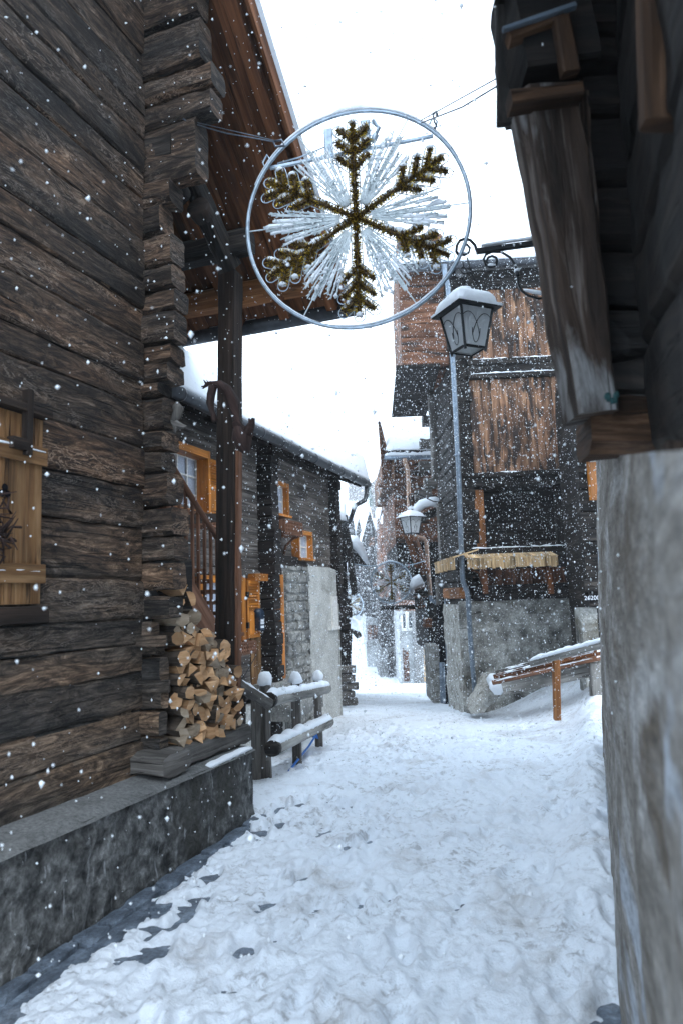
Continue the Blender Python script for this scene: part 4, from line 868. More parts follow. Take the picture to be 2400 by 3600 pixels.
# ================= STREET LANTERNS =================
def spiral(c,ax,ay,r0,r1,a0,a1,n=26): return [c+(ax*math.cos(rad(a0+(a1-a0)*i/n))+ay*math.sin(rad(a0+(a1-a0)*i/n)))*(r0+(r1-r0)*i/n) for i in range(n+1)]
def make_lantern(label,top,yaw,sc=1.,snowth=.06):
    root=thing('street_lantern',label,'street lamp',(0,0,0),'wrought iron street lanterns'); X=lambda x,y,z: np.array([x,y,z])
    zt=-.155; zb=-.475; ht=.150; hb=.093
    b=MB(); cr=[(-1,-1),(1,-1),(1,1),(-1,1)]
    for i,(x,y) in enumerate(cr):
        b.beam(X(x*ht,y*ht,zt),X(x*hb,y*hb,zb-.03),.018,.018,seg=1); x2,y2=cr[(i+1)%4]; b.beam(X(x*ht,y*ht,zt-.005),X(x2*ht,y2*ht,zt-.005),.014,.02,seg=1); b.beam(X(x*hb,y*hb,zb),X(x2*hb,y2*hb,zb),.014,.02,seg=1)
    for i in range(4):
        n=X(*((0,-1,0),(1,0,0),(0,1,0),(-1,0,0))[i]); t=X(*((1,0,0),(0,1,0),(-1,0,0),(0,-1,0))[i])
        def fp(u,v): 
            h=hb+(ht-hb)*v; return n*(h+.004)+t*(u*h)+X(0,0,zb+(zt-zb)*v)
        for s_ in (-1,1): b.tube([fp(s_*(.95-1.25*q),.72+.26*math.sin(q*2.0)-1.*q*q*.68) for q in np.linspace(0,1,14)],.003,4)
        b.tube([fp(.30*math.sin(a)*1.,.10+.32*(1-math.cos(a))*.8) for a in np.linspace(-1.9,1.9,18)],.003,4)
    fr=b.build('frame',M['iron'],root)
    b=MB()
    for i in range(4):
        n=X(*((0,-1,0),(1,0,0),(0,1,0),(-1,0,0))[i]); t=X(*((1,0,0),(0,1,0),(-1,0,0),(0,-1,0))[i]); q=[n*h+t*u*h+X(0,0,z) for (u,h,z) in ((-1,hb,zb),(1,hb,zb),(1,ht,zt),(-1,ht,zt))]
        b.prism([p-n*.004 for p in q],-n*.004)
    b.build('glass',M['glass'],root)
    b=MB(); b.tube([X(0,0,zt-.02),X(0,0,zt-.14)],[.03,.03],10); b.tube([X(0,0,zt-.13),X(0,0,zt-.18),X(0,0,zt-.22),X(0,0,zt-.24)],[.025,.045,.035,.005],12); b.build('bulb',M['whitepaint'],root)
    b=MB(); e=.20; ro=[X(-e,-e,zt),X(e,-e,zt),X(e,e,zt),X(-e,e,zt)]; t_=.035; up_=[X(-t_,-t_,-.045),X(t_,-t_,-.045),X(t_,t_,-.045),X(-t_,t_,-.045)]
    vs=ro+up_+[p-X(0,0,.012) for p in ro]; b.add(vs,[[0,1,5,4],[1,2,6,5],[2,3,7,6],[3,0,4,7],[4,5,6,7],[8,11,10,9],[0,8,9,1],[1,9,10,2],[2,10,11,3],[3,11,8,0]],(1,0,0)); b.tube([X(0,0,-.05),X(0,0,-.02),X(0,0,-.015),X(0,0,.02)],[.035,.03,.055,.03],14); b.tube([X(0,0,0),X(0,0,.05)],.012,8)
    for s_ in (-1,1): b.tube([X(0,0,.03),X(s_*.03,0,.06),X(s_*.055,0,.045),X(s_*.05,0,.02)],.006,6)
    rfo=b.build('lantern_roof',M['iron'],root)
    # snow load
    vs=[];fs=[];n=20
    for j in range(n+1):
        for i in range(n+1):
            u=i/n*2-1;v=j/n*2-1; m=max(abs(u),abs(v)); x=u*(e+.006);y=v*(e+.006); zz=zt+(1-m)*.12*(1-.0) ; ed=min(1,(1-(abs(u)**4+abs(v)**4)**.25)/.34+.02); ed=max(0,ed); th=snowth*(.18+.82*math.sqrt(max(0,1-(1-ed)**2)))*(1+.35*mnoise.noise(Vector((x*9,y*9,sc)))); vs.append(X(x,y,min(zz,-.05)+th+.004*mnoise.noise(Vector((x*40,y*40,0)))))
    k=n+1;N_=len(vs); vs+= [X(p[0],p[1],zt-.004) for p in vs]
    for j in range(n):
        for i in range(n): a=j*k+i; fs.append([a,a+1,a+k+1,a+k]); 
    for i in range(n):
        for a,c in ((i,i+1),(n*k+i+1,n*k+i),((i+1)*k,i*k),(i*k+n,(i+1)*k+n)): fs.append([a,N_+a,N_+c,c])
    b=MB(); b.add(vs,fs,(1,0,0),0,True); b.tube([X(0,0,-.005),X(0,0,.02),X(0,0,.045),X(0,0,.06)],[.05,.062,.045,.01],12); b.build('snow_load',M['snow'],rfo)
    b=MB()
    for i in range(3): c=X(0,0,.06+.035*i); b.tube([c+ (X(1,0,0) if i%2 else X(0,1,0))*.012*math.cos(a)+X(0,0,1)*.022*math.sin(a) for a in np.linspace(0,2*math.pi,11)],.0035,5,cap=False)
    c=X(0,0,.195); b.tube([c+X(1,0,0)*.028*math.cos(a)+X(0,0,1)*.028*math.sin(a) for a in np.linspace(0,2*math.pi,16)],.005,6,cap=False); b.tube([X(0,0,.22),X(0,0,.27)],.004,5); b.tube([X(0,0,.15),X(0,0,.18)],.004,5)
    b.build('chain',M['iron'],root)
    root.location=Vector(top); root.rotation_euler=(0,0,yaw); root.scale=(sc,)*3; return root
LD=5.5
l1=make_lantern('near large iron lantern with frosted glass and a thick snow hat before the barn',P(1633,1032,LD),rad(24),1.0,.09)
br=thing('lantern_bracket','black wrought iron scroll bracket reaching from the right building to the near lantern','bracket',tuple(P(1900,870,LD)))
LB=lambda x,y,d=LD: P(x,y,d)
X_=nrm(LB(1900,853)-LB(1700,880)); 
b=MB(); b.beam(LB(1672,884),LB(2150,818),.035,.045,up=Z,seg=.3); b.build('bar',M['iron'],br)
b=MB(); c=LB(1637,875)
def rp(pts,rr): b.tube(pts,rr,6)
rp([LB(x,y) for x,y in ((1675,884),(1668,862),(1652,845),(1632,839),(1614,846),(1604,864),(1602,885),(1610,895))],.012)
rp([LB(x,y) for x,y in ((1610,893),(1630,897),(1646,888),(1650,872),(1640,860),(1626,864))],.010)
rp([LB(x,y) for x,y in ((1744,915),(1740,925),(1728,932),(1715,930),(1708,918),(1714,905),(1728,900),(1742,906),(1746,920),(1738,936),(1722,940),(1705,932),(1698,912),(1706,895),(1728,885),(1760,886),(1790,904),(1808,932),(1816,962),(1820,1000),(1832,1022),(1856,1040),(1890,1050),(1925,1044),(1945,1025),(1940,1002),(1920,992),(1902,1000),(1900,985),(1915,960))],.0105)
b.build('scroll',M['iron'],br)
b=MB(); b.tube([LB(1816,955),LB(1816,972)],.016,8); b.build('collar',M['iron'],br)
b=MB(); rp2=lambda pts,r: b.tube(pts,r,7)
b.ridge(LB(1840,1022)+Z*.012,LB(1925,1040)+Z*.012,.03,.022); b.ridge(LB(1712,930)+Z*.0,LB(1740,930),.025,.025); b.ridge(LB(1806,950),LB(1824,946),.03,.03); b.ridge(LB(1690,868)+Z*.018,LB(2000,824)+Z*.018,.03,.018)
b.ridge(LB(1618,890)+Z*.008,LB(1640,892)+Z*.008,.03,.016); b.build('bracket_snow',M['snow'],br)
b=MB(); b.tube([LB(1640,905),LB(1655,960),LB(1668,985),LB(1672,1000),LB(1660,1015),LB(1650,1010)],.006,5); b.tube([LB(1857,868),LB(1870,846),LB(1885,850),LB(1898,900),LB(1905,935)],.004,5); b.build('wire',M['iron'],br)
l2=make_lantern('smaller farther iron lantern with snow on its roof, in front of the copper downpipe',P(1442,1790,13.5),rad(35),1.02,.045)
b=MB(); q=13.5
b.tube([P(x,y,q) for x,y in ((1442,1790),(1440,1762),(1434,1745),(1440,1737),(1455,1734),(1480,1742),(1505,1755),(1520,1762),(1560,1768))],.012,6); b.tube([P(x,y,q) for x,y in ((1448,1742),(1438,1748),(1440,1757),(1449,1756))],.01,6)
b.tube([P(x,y,q) for x,y in ((1500,1752),(1510,1744),(1525,1742),(1545,1750))],.01,6)
tag(b.build('lantern_bracket',M['iron']),'thin curved iron bracket carrying the smaller far lantern','bracket')
# ================= BARN on the right =================
ca=P(1637,2300,12.0); ca[2]=0
B=Pl(ca,ca+np.array([math.cos(rad(2.5)),-math.sin(rad(2.5)),0]))    # street-facing front, normal towards the camera
SD=np.array([math.sin(rad(-1.0)),math.cos(rad(1.0)),0])
S=Pl(ca+SD*8,ca)                        # side towards the lane (normal points left)
barn=thing('barn','tall sunburnt timber barn with orange streaked planks on a rough stone base','barn',tuple(ca))
BX=2300
zb_=lambda y,x=1900,o=0: B.sz(x,y,o)[1]
xL0=1592
sl=lambda x,y,o=0: B.sz(x,y,o)[0]
b=MB(); 
sA_=sl(1600,1500); sW=sl(BX,1500)
b.sbox(B,sA_+.05,sW,zb_(2095),zb_(1918),-4.5,-.9,'s')   # back of loggia
b.sbox(B,sA_+.05,sW,zb_(1680),zb_(925),-4.5,-.12,'s')
b.sbox(B,sA_+.05,sW,zb_(1925),zb_(1680),-4.5,-1.3,'s')
b.build('inner_wall',M['housedark'],barn)
def planks(mb,x0,x1,y0,y1,o,wd=.19,jit=.006,pl=B):
    s0=pl.sz(x0,(y0+y1)/2,o)[0]; s1=pl.sz(x1,(y0+y1)/2,o)[0]; z1=pl.sz((x0+x1)/2,y0,o)[1]; z0=pl.sz((x0+x1)/2,y1,o)[1]
    if s1<s0: s0,s1=s1,s0
    s=s0
    while s<s1-.02:
        w_=min(random.uniform(wd*.7,wd*1.3),s1-s); q=random.uniform(-.01,.012); mb.sbox(pl,s+.003,s+w_-.003,z0,z1,o-.05+q,o+q,'z',jit=jit,ch=.08); s+=w_
random.seed(9)
b=MB(); planks(b,1652,BX,1006,1262,0); planks(b,1655,BX,1322,1662,0); b.build('plank_cladding',M['barn'],barn)
b=MB()
for y0,y1,o in ((940,975,.02),(974,1008,.03),(1256,1276,.09),(1276,1306,.04),(1306,1324,.08),(1656,1672,.12),(1672,1700,.07),(1919,1946,.10)):
    b.sbox(B,sl(1640,(y0+y1)/2),sW,zb_(y1),zb_(y0),-.1,o,'s',jit=.006)
b.build('rail_timber',M['dark'],barn)
b=MB()
for y,o in ((1254,.06),(1304,.06),(1655,.09),(1917,.07),(2052,.1)):
    b.ridge(B.W(sl(1650,y),o,zb_(y)-.012),B.W(sW,o,zb_(y)-.012),.06,.012,jit=1.2)
b.build('ledge_snow',M['snow'],barn)
b=MB(); z0=zb_(1932);z1=zb_(1735); s=sl(1600,1800)
n=int((zb_(930)-zb_(2100))/.2)
for i in range(n):
    h=.2; z=zb_(2100)+i*h
    b.beam(B.W(sA_+.02,-.3,z+h/2),B.W(sl(1660+random.uniform(-14,6),1500),-.02+0*random.uniform(-.03,.02),z+h/2),.28,h*.96,seg=.12,jit=.012,ch=.1)
b.build('corner_logs',M['dark'],barn)
b=MB(); b.pbox(B,1668,1722,1703,1932,-.25,-.03,'z',jit=.006); b.build('orange_post',M['orangebeam'],barn)
b=MB(); z=zb_(1925)
while z<zb_(1850): b.beam(B.W(sA_,-.8,z+.09),B.W(sW,-.8,z+.09),.12,.175,seg=.3,jit=.006); z+=.18
b.beam(B.W(sl(2000,1800),-.6,zb_(1925)),B.W(sl(2000,1800),-.6,zb_(1690)),.2,.2,up=B.t,seg=.3,jit=.006)
b.build('gallery_wall',M['housedark'],barn)
# canopy of short split boards
def canopy(pl,x0,x1,y0,y1,o,name='canopy',mt='yellowplank',ow=0,drop=.12):
    s0=pl.sz(x0,(y0+y1)/2,o)[0]; s1=pl.sz(x1,(y0+y1)/2,o)[0]; z1=pl.sz((x0+x1)/2,y0,o)[1]; z0=pl.sz((x0+x1)/2,y1,o)[1]
    if s1<s0: s0,s1=s1,s0
    b=MB(); s=s0
    while s<s1-.02:
        w_=min(random.uniform(.06,.12),s1-s); q=random.uniform(-.012,.012); b.sbox(pl,s+.002,s+w_-.002,z0+random.uniform(-.018,.012),z1+random.uniform(-.01,.01),o-.03+q,o+q,'z',jit=.003)
        b.beam(pl.W(s+w_/2,ow,z1+.10),pl.W(s+w_/2,o,z1-.01),w_*.95,.02,seg=.5); s+=w_
    return b.build(name,M[mt],barn)
canopy(B,1640,1962,1957,1994,.55); 
b=MB(); planks(b,1660,2110,1996,2052,-.02,.16); b.build('lower_cladding',M['barn2'],barn)
b=MB(); b.sbox(B,sl(1665,2060),sW,zb_(2068),zb_(2052),-.1,.16,'s',jit=.004); b.sbox(B,sl(1660,2090),sW,zb_(2106),zb_(2084),-.3,.10,'s',jit=.01); b.build('bench_timber',M['housedark'],barn)
b=MB()
for x in (1702,1932):
    s_=sl(x,2030,.42); b.sbox(B,s_-.045,s_+.045,zb_(2088,x,.42),zb_(1992,x,.42),.36,.45,'z',jit=.004)
    b.tube([B.W(s_-.28,.45,zb_(1996)),B.W(s_-.10,.43,zb_(2006)),B.W(s_-.04,.42,zb_(2050))],.018,6)
b.build('canopy_prop',M['soffit'],barn)
# masonry
gB=-1.2
b=MB(); mesh_grid_wall(b,B,-.10,sW,lambda s:gB,lambda s:zb_(2100)-.02,.05,90,40,.028,3.2); b.build('rubble_wall',M['rubble'],barn)
b=MB(); zT=S.sz(1610,2125)[1]; sF=S.sz(1574,2300)[0]
mesh_grid_wall(b,S,sF,8.06,lambda s:gB,lambda s:zT,.05,60,40,.030,3.5); b.build('corner_masonry',M['rubble2'],barn)
# lane side timber above
random.seed(12)
b=MB(); z=zT-.02
while z<zb_(935):
    h=random.uniform(.19,.25); sLf=S.sz(1516,1500,.1)[0]; b.beam(S.W(sLf,-.1,z+h/2),S.W(8.0,-.1+random.uniform(-.02,.03),z+h/2),.22,h*.98,seg=.2,jit=.012,ch=.1); z+=h
b.build('side_log_wall',M['dark'],barn)
b=MB()
for xx,y0,y1,off in ((1540,1760,2010,.1),(1502,1000,1700,.12),(1532,2030,2125,.1)):
    sA2=S.sz(xx,(y0+y1)/2,off)[0]; b.sbox(S,sA2-.14,sA2+.14,S.sz(xx,y1,off)[1],S.sz(xx,y0,off)[1],0,off,'z',jit=.01)
b.build('side_post',M['grey'],barn)
b=MB()
for (x,y) in ((1502,1640),(1500,1740),(1515,1700),(1512,1480),(1500,1560)): 
    p=S.hit(x,y,.0); b.beam(p-S.n*.1,p+S.n*random.uniform(.15,.3),.25,.22,seg=.06,jit=.02,ch=.15)
b.build('log_stub',M['grey'],barn)
b=MB(); p=S.hit(1605,2085,.0); b.beam(p-SD*.6,p+SD*1.2,.14,.2,seg=.1,jit=.01); b.build('door_head',M['orangebeam'],barn)
canopy(S,1524,1590,1968,2008,.42)
# roof: eave faces the camera
b=MB(); zr=zb_(935,1900,.35); x0r=sl(1402,920,.35)
tB=.45
for i in range(22):
    s0=x0r+(sW-x0r)*i/22; s1=x0r+(sW-x0r)*(i+1)/22-.005; b.beam(B.W((s0+s1)/2,.35,zr+.05),B.W((s0+s1)/2,-5,zr+.05+5.35*tB),s1-s0,.04,seg=2)
b.build('roof_boards',M['dark'],barn)
b=MB(); b.tube([B.W(x0r,.42,zr+.07),B.W(sW,.42,zr+.07)],.085,12); b.build('gutter',M['gutter'],barn)
b=MB(); b.sheet(B.W(x0r-.05,.42,zr+.10),B.W(sW,.42,zr+.10),B.W(sW,-5,zr+.1+5.42*tB),B.W(x0r-.05,-5,zr+.1+5.42*tB),.32,60,20,.25,.18); b.ridge(B.W(x0r,.46,zr+.12),B.W(sW,.46,zr+.12),.14,.07); b.build('roof_snow',M['snow'],barn)
# upper storey jutting out over the lane
random.seed(15)
d0=12.9; pj=P(1405,1100,d0); J=Pl(np.array([pj[0],pj[1],0]),np.array([pj[0]+1,pj[1]-.045,0]))
b=MB(); z0=J.sz(1450,1284)[1]; z1=J.sz(1450,935)[1]; sj1=J.sz(1515,1100)[0]; z=z0
while z<z1: h=random.uniform(.2,.27); b.beam(J.W(0,-.08,z+h/2),J.W(sj1+.4,-.08,z+h/2),.16,h*.98,seg=.3,jit=.008); z+=h
b.sbox(J,.02,sj1+.3,z0,z1+.8,-3.5,-.12,'s'); b.build('jettied_gable',M['barn2'],barn)
b=MB(); b.sbox(J,-.12,sj1+.1,z0-.06,z0+.0,-3.5,.05,'s'); b.build('jetty_sill',M['dark'],barn)
# downpipe
b=MB(); q=11.78; b.tube([P(x,y,q) for x,y in ((1560,930),(1562,960),(1572,1000),(1580,1120),(1589,1250),(1600,1450),(1611,1680),(1617,1850),(1622,1990),(1626,2045),(1640,2080),(1644,2110),(1650,2220),(1658,2330),(1668,2440)) ],.043,10)
for x,y in ((1606,1600),(1589,1250),(1619,1940),(1655,2290),(1645,2130)): b.tube([P(x,y-5,q),P(x+1,y+5,q)],.052,10)
b.build('downpipe',M['zinc'],barn)
# foot rock and boards
b=MB(); 
pc=[(1655,2515),(1690,2450),(1722,2395),(1748,2385),(1752,2430),(1738,2470),(1700,2505)]
pts=[P(x,y,10.9+.1*i%.3) for i,(x,y) in enumerate(pc)]; b.prism(pts,FW*.6)
rk=b.build('leaning_stone',M['rubble2']); sv=rk.modifiers.new('s','SUBSURF'); sv.levels=sv.render_levels=3; sv.subdivision_type='SIMPLE'
tx=bpy.data.textures.new('rockn','CLOUDS'); tx.noise_scale=.25; dm=rk.modifiers.new('d','DISPLACE'); dm.texture=tx; dm.strength=.14; dm.mid_level=.5
tag(rk,'leaning brown grey stone slab at the foot of the barn corner','stone')
b=MB(); b.ridge(P(1728,2388,10.9)-FW*0,P(1752,2430,11.0),.25,.15,seg=.05,up=Z); b.tube([P(1738,2390,10.85),P(1748,2415,10.8),P(1748,2440,10.8)],[.10,.14,.06],12); tag(b.build('snow_clump',M['snow']),'clump of snow lodged against the leaning stone','snow')
def timb(name,label,cat,x0,y0,d0,x1,y1,d1,w_,h_,m,snow=0,group=None):
    a=P(x0,y0,d0);c=P(x1,y1,d1); b=MB(); b.beam(a,c,w_,h_,seg=.15,jit=.006,ch=.1); o=b.build(name,M[m]); tag(o,label,cat,group)
    if snow: b=MB(); b.ridge(a+Z*(h_/2-.012),c+Z*(h_/2-.012),w_*1.05,snow,seg=.04); b.build('snow',M['snow'],o)
    return o
timb('loose_board','upper brown board slanting up along the barn wall','board',1745,2378,10.4,2108,2292,9.2,.18,.07,'soffit',.03)
timb('loose_board','second brown board below the upper one, propped along the barn wall','board',1742,2398,10.35,2108,2312,9.15,.2,.07,'stair',.02)
timb('loose_board','thin dark board topmost of the slanting pile by the barn wall','board',1752,2362,10.5,2108,2274,9.3,.16,.05,'grey',.03)
timb('loose_board','wide pale grey plank lowest in the slanting pile, just above the snow','board',1772,2420,10.2,2078,2352,9.3,.12,.20,'rail')
b=MB(); p=gp(2088,2392); p=P(2088,2395,9.2); b.beam(p-Z*.2,P(2090,2330,9.2),.14,.14,up=B.t,seg=.1,jit=.006,w2=.1); o=b.build('short_post',M['rail']); tag(o,'short grey post with snow behind it at the upper end of the wide plank','post')
hr=thing('handrail','single sloping handrail on one orange brown post in the snow bank, snow on top','handrail',tuple(P(1953,2497,8.7)))
b=MB(); b.beam(P(1868,2330,8.9),P(2125,2262,8.0),.10,.09,seg=.1,jit=.004); ro=b.build('rail',M['rail'],hr); b=MB(); b.ridge(P(1868,2330,8.9)+Z*.035,P(2125,2262,8.0)+Z*.035,.115,.05,seg=.03); b.build('rail_snow',M['snow'],ro)
b=MB(); b.beam(P(1957,2530,8.7),P(1952,2318,8.7),.085,.085,up=B.t,seg=.12,jit=.003); b.build('post',M['orangebeam'],hr)
# ================= house behind the barn (seen between barn and right wall) =================
q=P(2035,2130,9.6); K=Pl(np.array([q[0],q[1],0]),np.array([q[0]+1,q[1]-.1,0]))
kh=thing('log_house','dark log house corner with a number plate, squeezed between barn and right grey wall','house',tuple(q))
b=MB(); random.seed(2)
cols=[(1480,1600,2022),(1600,1665,2029),(1665,1720,2033),(1720,1800,2036),(1800,1860,2040),(1860,1905,2044),(1905,1945,2047),(1945,2035,2056),(2035,2085,2053),(2085,2135,2068)]
for y0,y1,x0 in cols:
    s0=K.sz(x0,(y0+y1)/2)[0]; z1=K.sz(x0,y0)[1];z0=K.sz(x0,y1)[1]; b.beam(K.W(s0,-.1,(z0+z1)/2),K.W(3,-.1,(z0+z1)/2),.22,(z1-z0)*.98,seg=.12,jit=.01,ch=.1)
b.sbox(K,.3,3,-1,5,-2,-.15,'s'); b.build('log_wall',M['dark'],kh)
b=MB(); b.pbox(K,2070,1602,2112,1755,.0,.12,'z'); b.build('shutter',M['orange'],kh)
b=MB(); b.pbox(K,2052,1552,2080,1590,.0,.25,'s'); b.pbox(K,2078,1580,2110,1618,.0,.24,'s'); b.build('eave_board',M['whitepaint'],kh)
b=MB(); b.pbox(K,2060,2092,2097,2113,.02,.035,'s'); pt=b.build('number_plate',M['black'],kh)
b=MB(); b.pbox(K,2058,2136,2120,2700,-.5,-.12,'z'); b.build('stone_base',M['rubble'],kh)
cu=bpy.data.curves.new('t','FONT'); cu.body='26200'; cu.size=.1; cu.align_x='CENTER'; cu.align_y='CENTER'; cu.extrude=.002
to=bpy.data.objects.new('t',cu); COL.objects.link(to); dg=bpy.context.evaluated_depsgraph_get(); me=bpy.data.meshes.new_from_object(to.evaluated_get(dg)); bpy.data.objects.remove(to); me.materials.append(M['paper'])
tt=bpy.data.objects.new('number',me); COL.objects.link(tt); tt.parent=pt; c=K.hit(2079,2102.5,.04); 
tt.matrix_local=Matrix.Translation(Vector(c-_wl(pt)))@Matrix(((K.t[0],0,K.n[0],0),(K.t[1],0,K.n[1],0),(0,1,0,0),(0,0,0,1)))@Matrix.Scale(.85,4)
# ================= RIGHT BUILDING (close) =================
rb=thing('timber_house','close dark timber building at the right edge standing on a rough grey rendered wall','house',(.9,2,0))
def WX(y,z): return .005+.359*y+.055*z+ (.10*max(0,z-1.9)**2 if False else 0)
zc=2.12
vs=[];fs=[]; ys_=[.25]
while ys_[-1]<7.0: ys_.append(ys_[-1]+max(.02,ys_[-1]*.022))
ys_[-1]=7.05; nzr=46
for y in ys_:
    for j in range(nzr+1):
        zt_=np.interp(y,[.3,.9,2.05,2.15,2.3],[1.66,1.78,2.0,2.6,3.2]); z=-.25+(zt_+.25)*j/nzr; e=max(0,(y-6.8)/.25); x=WX(y,z)+.18*e*e; p=np.array([x,y,z]); q=.015*nz(p,2.2)+.007*nz(p,9)+.003*nz(p,30)
        # bulge of the thicker far pier
        q-=.02*sm(2.0,2.6,y)*(1) 
        vs.append(p-np.array([1,-.35,0])*(-q))
k=nzr+1
for i in range(len(ys_)-1):
    for j in range(nzr): a=i*k+j; fs.append([a,a+1,a+k+1,a+k])
b=MB(); b.add(vs,fs,(.35,.94,0),0,True)
n0=(len(ys_)-1)*k; vs2=[vs[n0+j] for j in range(k)]+[tuple(np.array(vs[n0+j])+np.array([.9,.02,0])) for j in range(k)]; b.add(vs2,[[j,j+1,k+j+1,k+j] for j in range(k-1)],(0,0,1),0,True)
b.build('rendered_wall',M['concrete'],rb)
T_=np.array([math.sin(rad(20.2)),math.cos(rad(20.2)),0]); Nn_=np.array([-T_[1],T_[0],0])   # Nn_ points to the lane
def Rw(y,o,z): x=WX(y,1.9); return np.array([x,y,z])+Nn_*o
random.seed(6)
b=MB(); z=1.80
while z<6.2:
    h=random.uniform(.26,.34)
    b.beam(Rw(.25,-.20,z+h/2-.13),Rw(2.0,-.20,z+h/2+.19),.22,h*.98,seg=.1,jit=.010,ch=.10)
    if z>2.9: b.beam(Rw(2.2,-.14,z+h/2),Rw(6.6,-.14,z+h/2),.22,h*.98,seg=.2,jit=.012,ch=.12)
    z+=h
b.build('log_wall',M['close'],rb)
# crossing log ends above the wall (photo rows, left edge)
DR=2.05
stk=[(-420,-200,1985),(-200,-60,2000),(-60,118,2010),(125,250,2034),(258,402,2038),(410,640,2044),(648,868,2050),(878,1085,2072),(1092,1270,2080),(1276,1400,2086)]
b=MB(); 
for (y0,y1,x0) in stk:
    a=P(x0,(y0+y1)/2,DR); c=P(2345,(y0+y1)/2-4,DR+.05); h=(y1-y0)/F*DR
    b.beam(a+FW*.12,c+FW*.12,.24,h*.985,seg=.05,jit=.012,ch=.10,nf=6)
b.build('log_ends',M['close'],rb)
b=MB(); b.beam(P(2092,1520,2.0)+FW*.1,P(2560,1512,1.95)+FW*.1,.22,.135,seg=.05,jit=.012,ch=.2,nf=5); b.beam(P(2160,1440,1.97)+FW*.1,P(2560,1425,1.97)+FW*.1,.2,.07,seg=.05,jit=.008,ch=.15); b.build('carrier_beam',M['closebeam'],rb)
# slanting brace
b=MB(); a=P(2072,1470,2.02); c=P(1915,366,2.12)
b.beam(a,c,.17,.115,up=nrm(np.cross(c-a,FW)),seg=.07,jit=.007,ch=.07,h2=.17,w2=.19,nf=4); b.beam(P(2108,1440,2.02),P(2010,370,2.12),.12,.055,up=nrm(np.cross(c-a,FW)),seg=.07,jit=.006,ch=.07,nf=4)
b.build('slanting_brace',M['mossy'],rb)
# eave boards and purlin head
b=MB()
b.beam(P(1790,235,2.15),P(2030,200,2.15),.3,.24,seg=.1,jit=.008,ch=.04); b.beam(P(1765,20,2.2),P(2060,-30,2.2),.3,.16,seg=.1,jit=.006); b.build('purlin_head',M['close'],rb)
b=MB(); b.beam(P(1784,140,2.0),P(1968,68,2.0),.05,.028,seg=.1,jit=.004); b.beam(P(1786,365,2.0),P(2036,328,2.0),.06,.04,seg=.1,jit=.006); b.beam(P(1968,72,1.98),P(2002,262,1.98),.04,.045,up=B.t,seg=.1,jit=.004); b.build('purlin_trim',M['closebeam'],rb)
b=MB(); b.beam(P(1765,105,1.97),P(2020,20,1.97),.02,.014,seg=.1,jit=.003); b.build('metal_strip',M['zinc'],rb)
b=MB()
for i in range(12): 
    o=.22-.12*i; b.beam(Rw(.3,o-.02,3.42+(.34-o)*.5),Rw(2.25,o-.02,3.42+(.34-o)*.5),.115,.03,seg=.3,jit=.003)
b.build('roof_boards',M['dark'],rb)
b=MB(); b.beam(P(1776,440,2.2),P(1764,-60,2.2),.03,.055,up=B.t,seg=.1,jit=.006); b.build('barge_board',M['dark'],rb)
b=MB(); b.beam(P(2365,440,1.25),P(2340,-300,1.3),.04,.11,up=B.t,seg=.2,jit=.004); b.build('vertical_board',M['closebeam'],rb)
b=MB(); b.beam(P(2385,2075,1.12),P(2372,1560,1.17),.03,.036,up=B.t,seg=.1,jit=.004); b.build('lower_post',M['post'],rb)
b=MB(); c=P(2150,1402,1.85); 
for i in range(8): q=c+np.array([random.uniform(-.016,.016),0,random.uniform(-.016,.012)]); b.tube([q,q+Z*.01,q+Z*.018],[.005,.007,.002],6)
tag(b.build('rag',M['teal']),'small dark teal rag tucked on the beam of the right building','rag')
# ================= FAR DOWN THE LANE =================
def fbox(par,name,x0,x1,y0,y1,d,depth,m,rows='log',h=.22,jit=.008,fr=True,proud=0):
    """frontal wall block: logs or plain, filling the photo rectangle at depth d"""
    a=P(x0,(y0+y1)/2,d); pl=Pl(np.array([a[0],a[1],0]),np.array([a[0]+1,a[1],0])); s1=pl.sz(x1,(y0+y1)/2)[0]; z1=pl.sz((x0+x1)/2,y0)[1]; z0=pl.sz((x0+x1)/2,y1)[1]
    b=MB()
    if rows=='log':
        z=z0
        while z<z1-.03: hh=min(random.uniform(h*.85,h*1.15),z1-z); b.beam(pl.W(0,-.1+proud,z+hh/2),pl.W(s1,-.1+proud,z+hh/2),.2,hh*.97,seg=.4,jit=jit); z+=hh
        b.sbox(pl,.03,s1-.03,z0,z1-.02,-depth,-.15,'s')
    elif rows=='plank':
        s=0
        while s<s1-.02: w_=min(.2,s1-s); b.sbox(pl,s+.004,s+w_-.004,z0,z1,-.15+proud,proud+random.uniform(-.01,.01),'z',jit=jit); s+=w_
        b.sbox(pl,.03,s1-.03,z0,z1-.02,-depth,-.15,'s')
    else:
        mesh_grid_wall(b,pl,0,s1,lambda s:z0,lambda s:z1,.0+proud,16,20,.01,2); b.sbox(pl,0,s1,z0,z1,-depth,-.02+proud,'s')
    return b.build(name,M[m],par),pl,(s1,z0,z1)
random.seed(19)
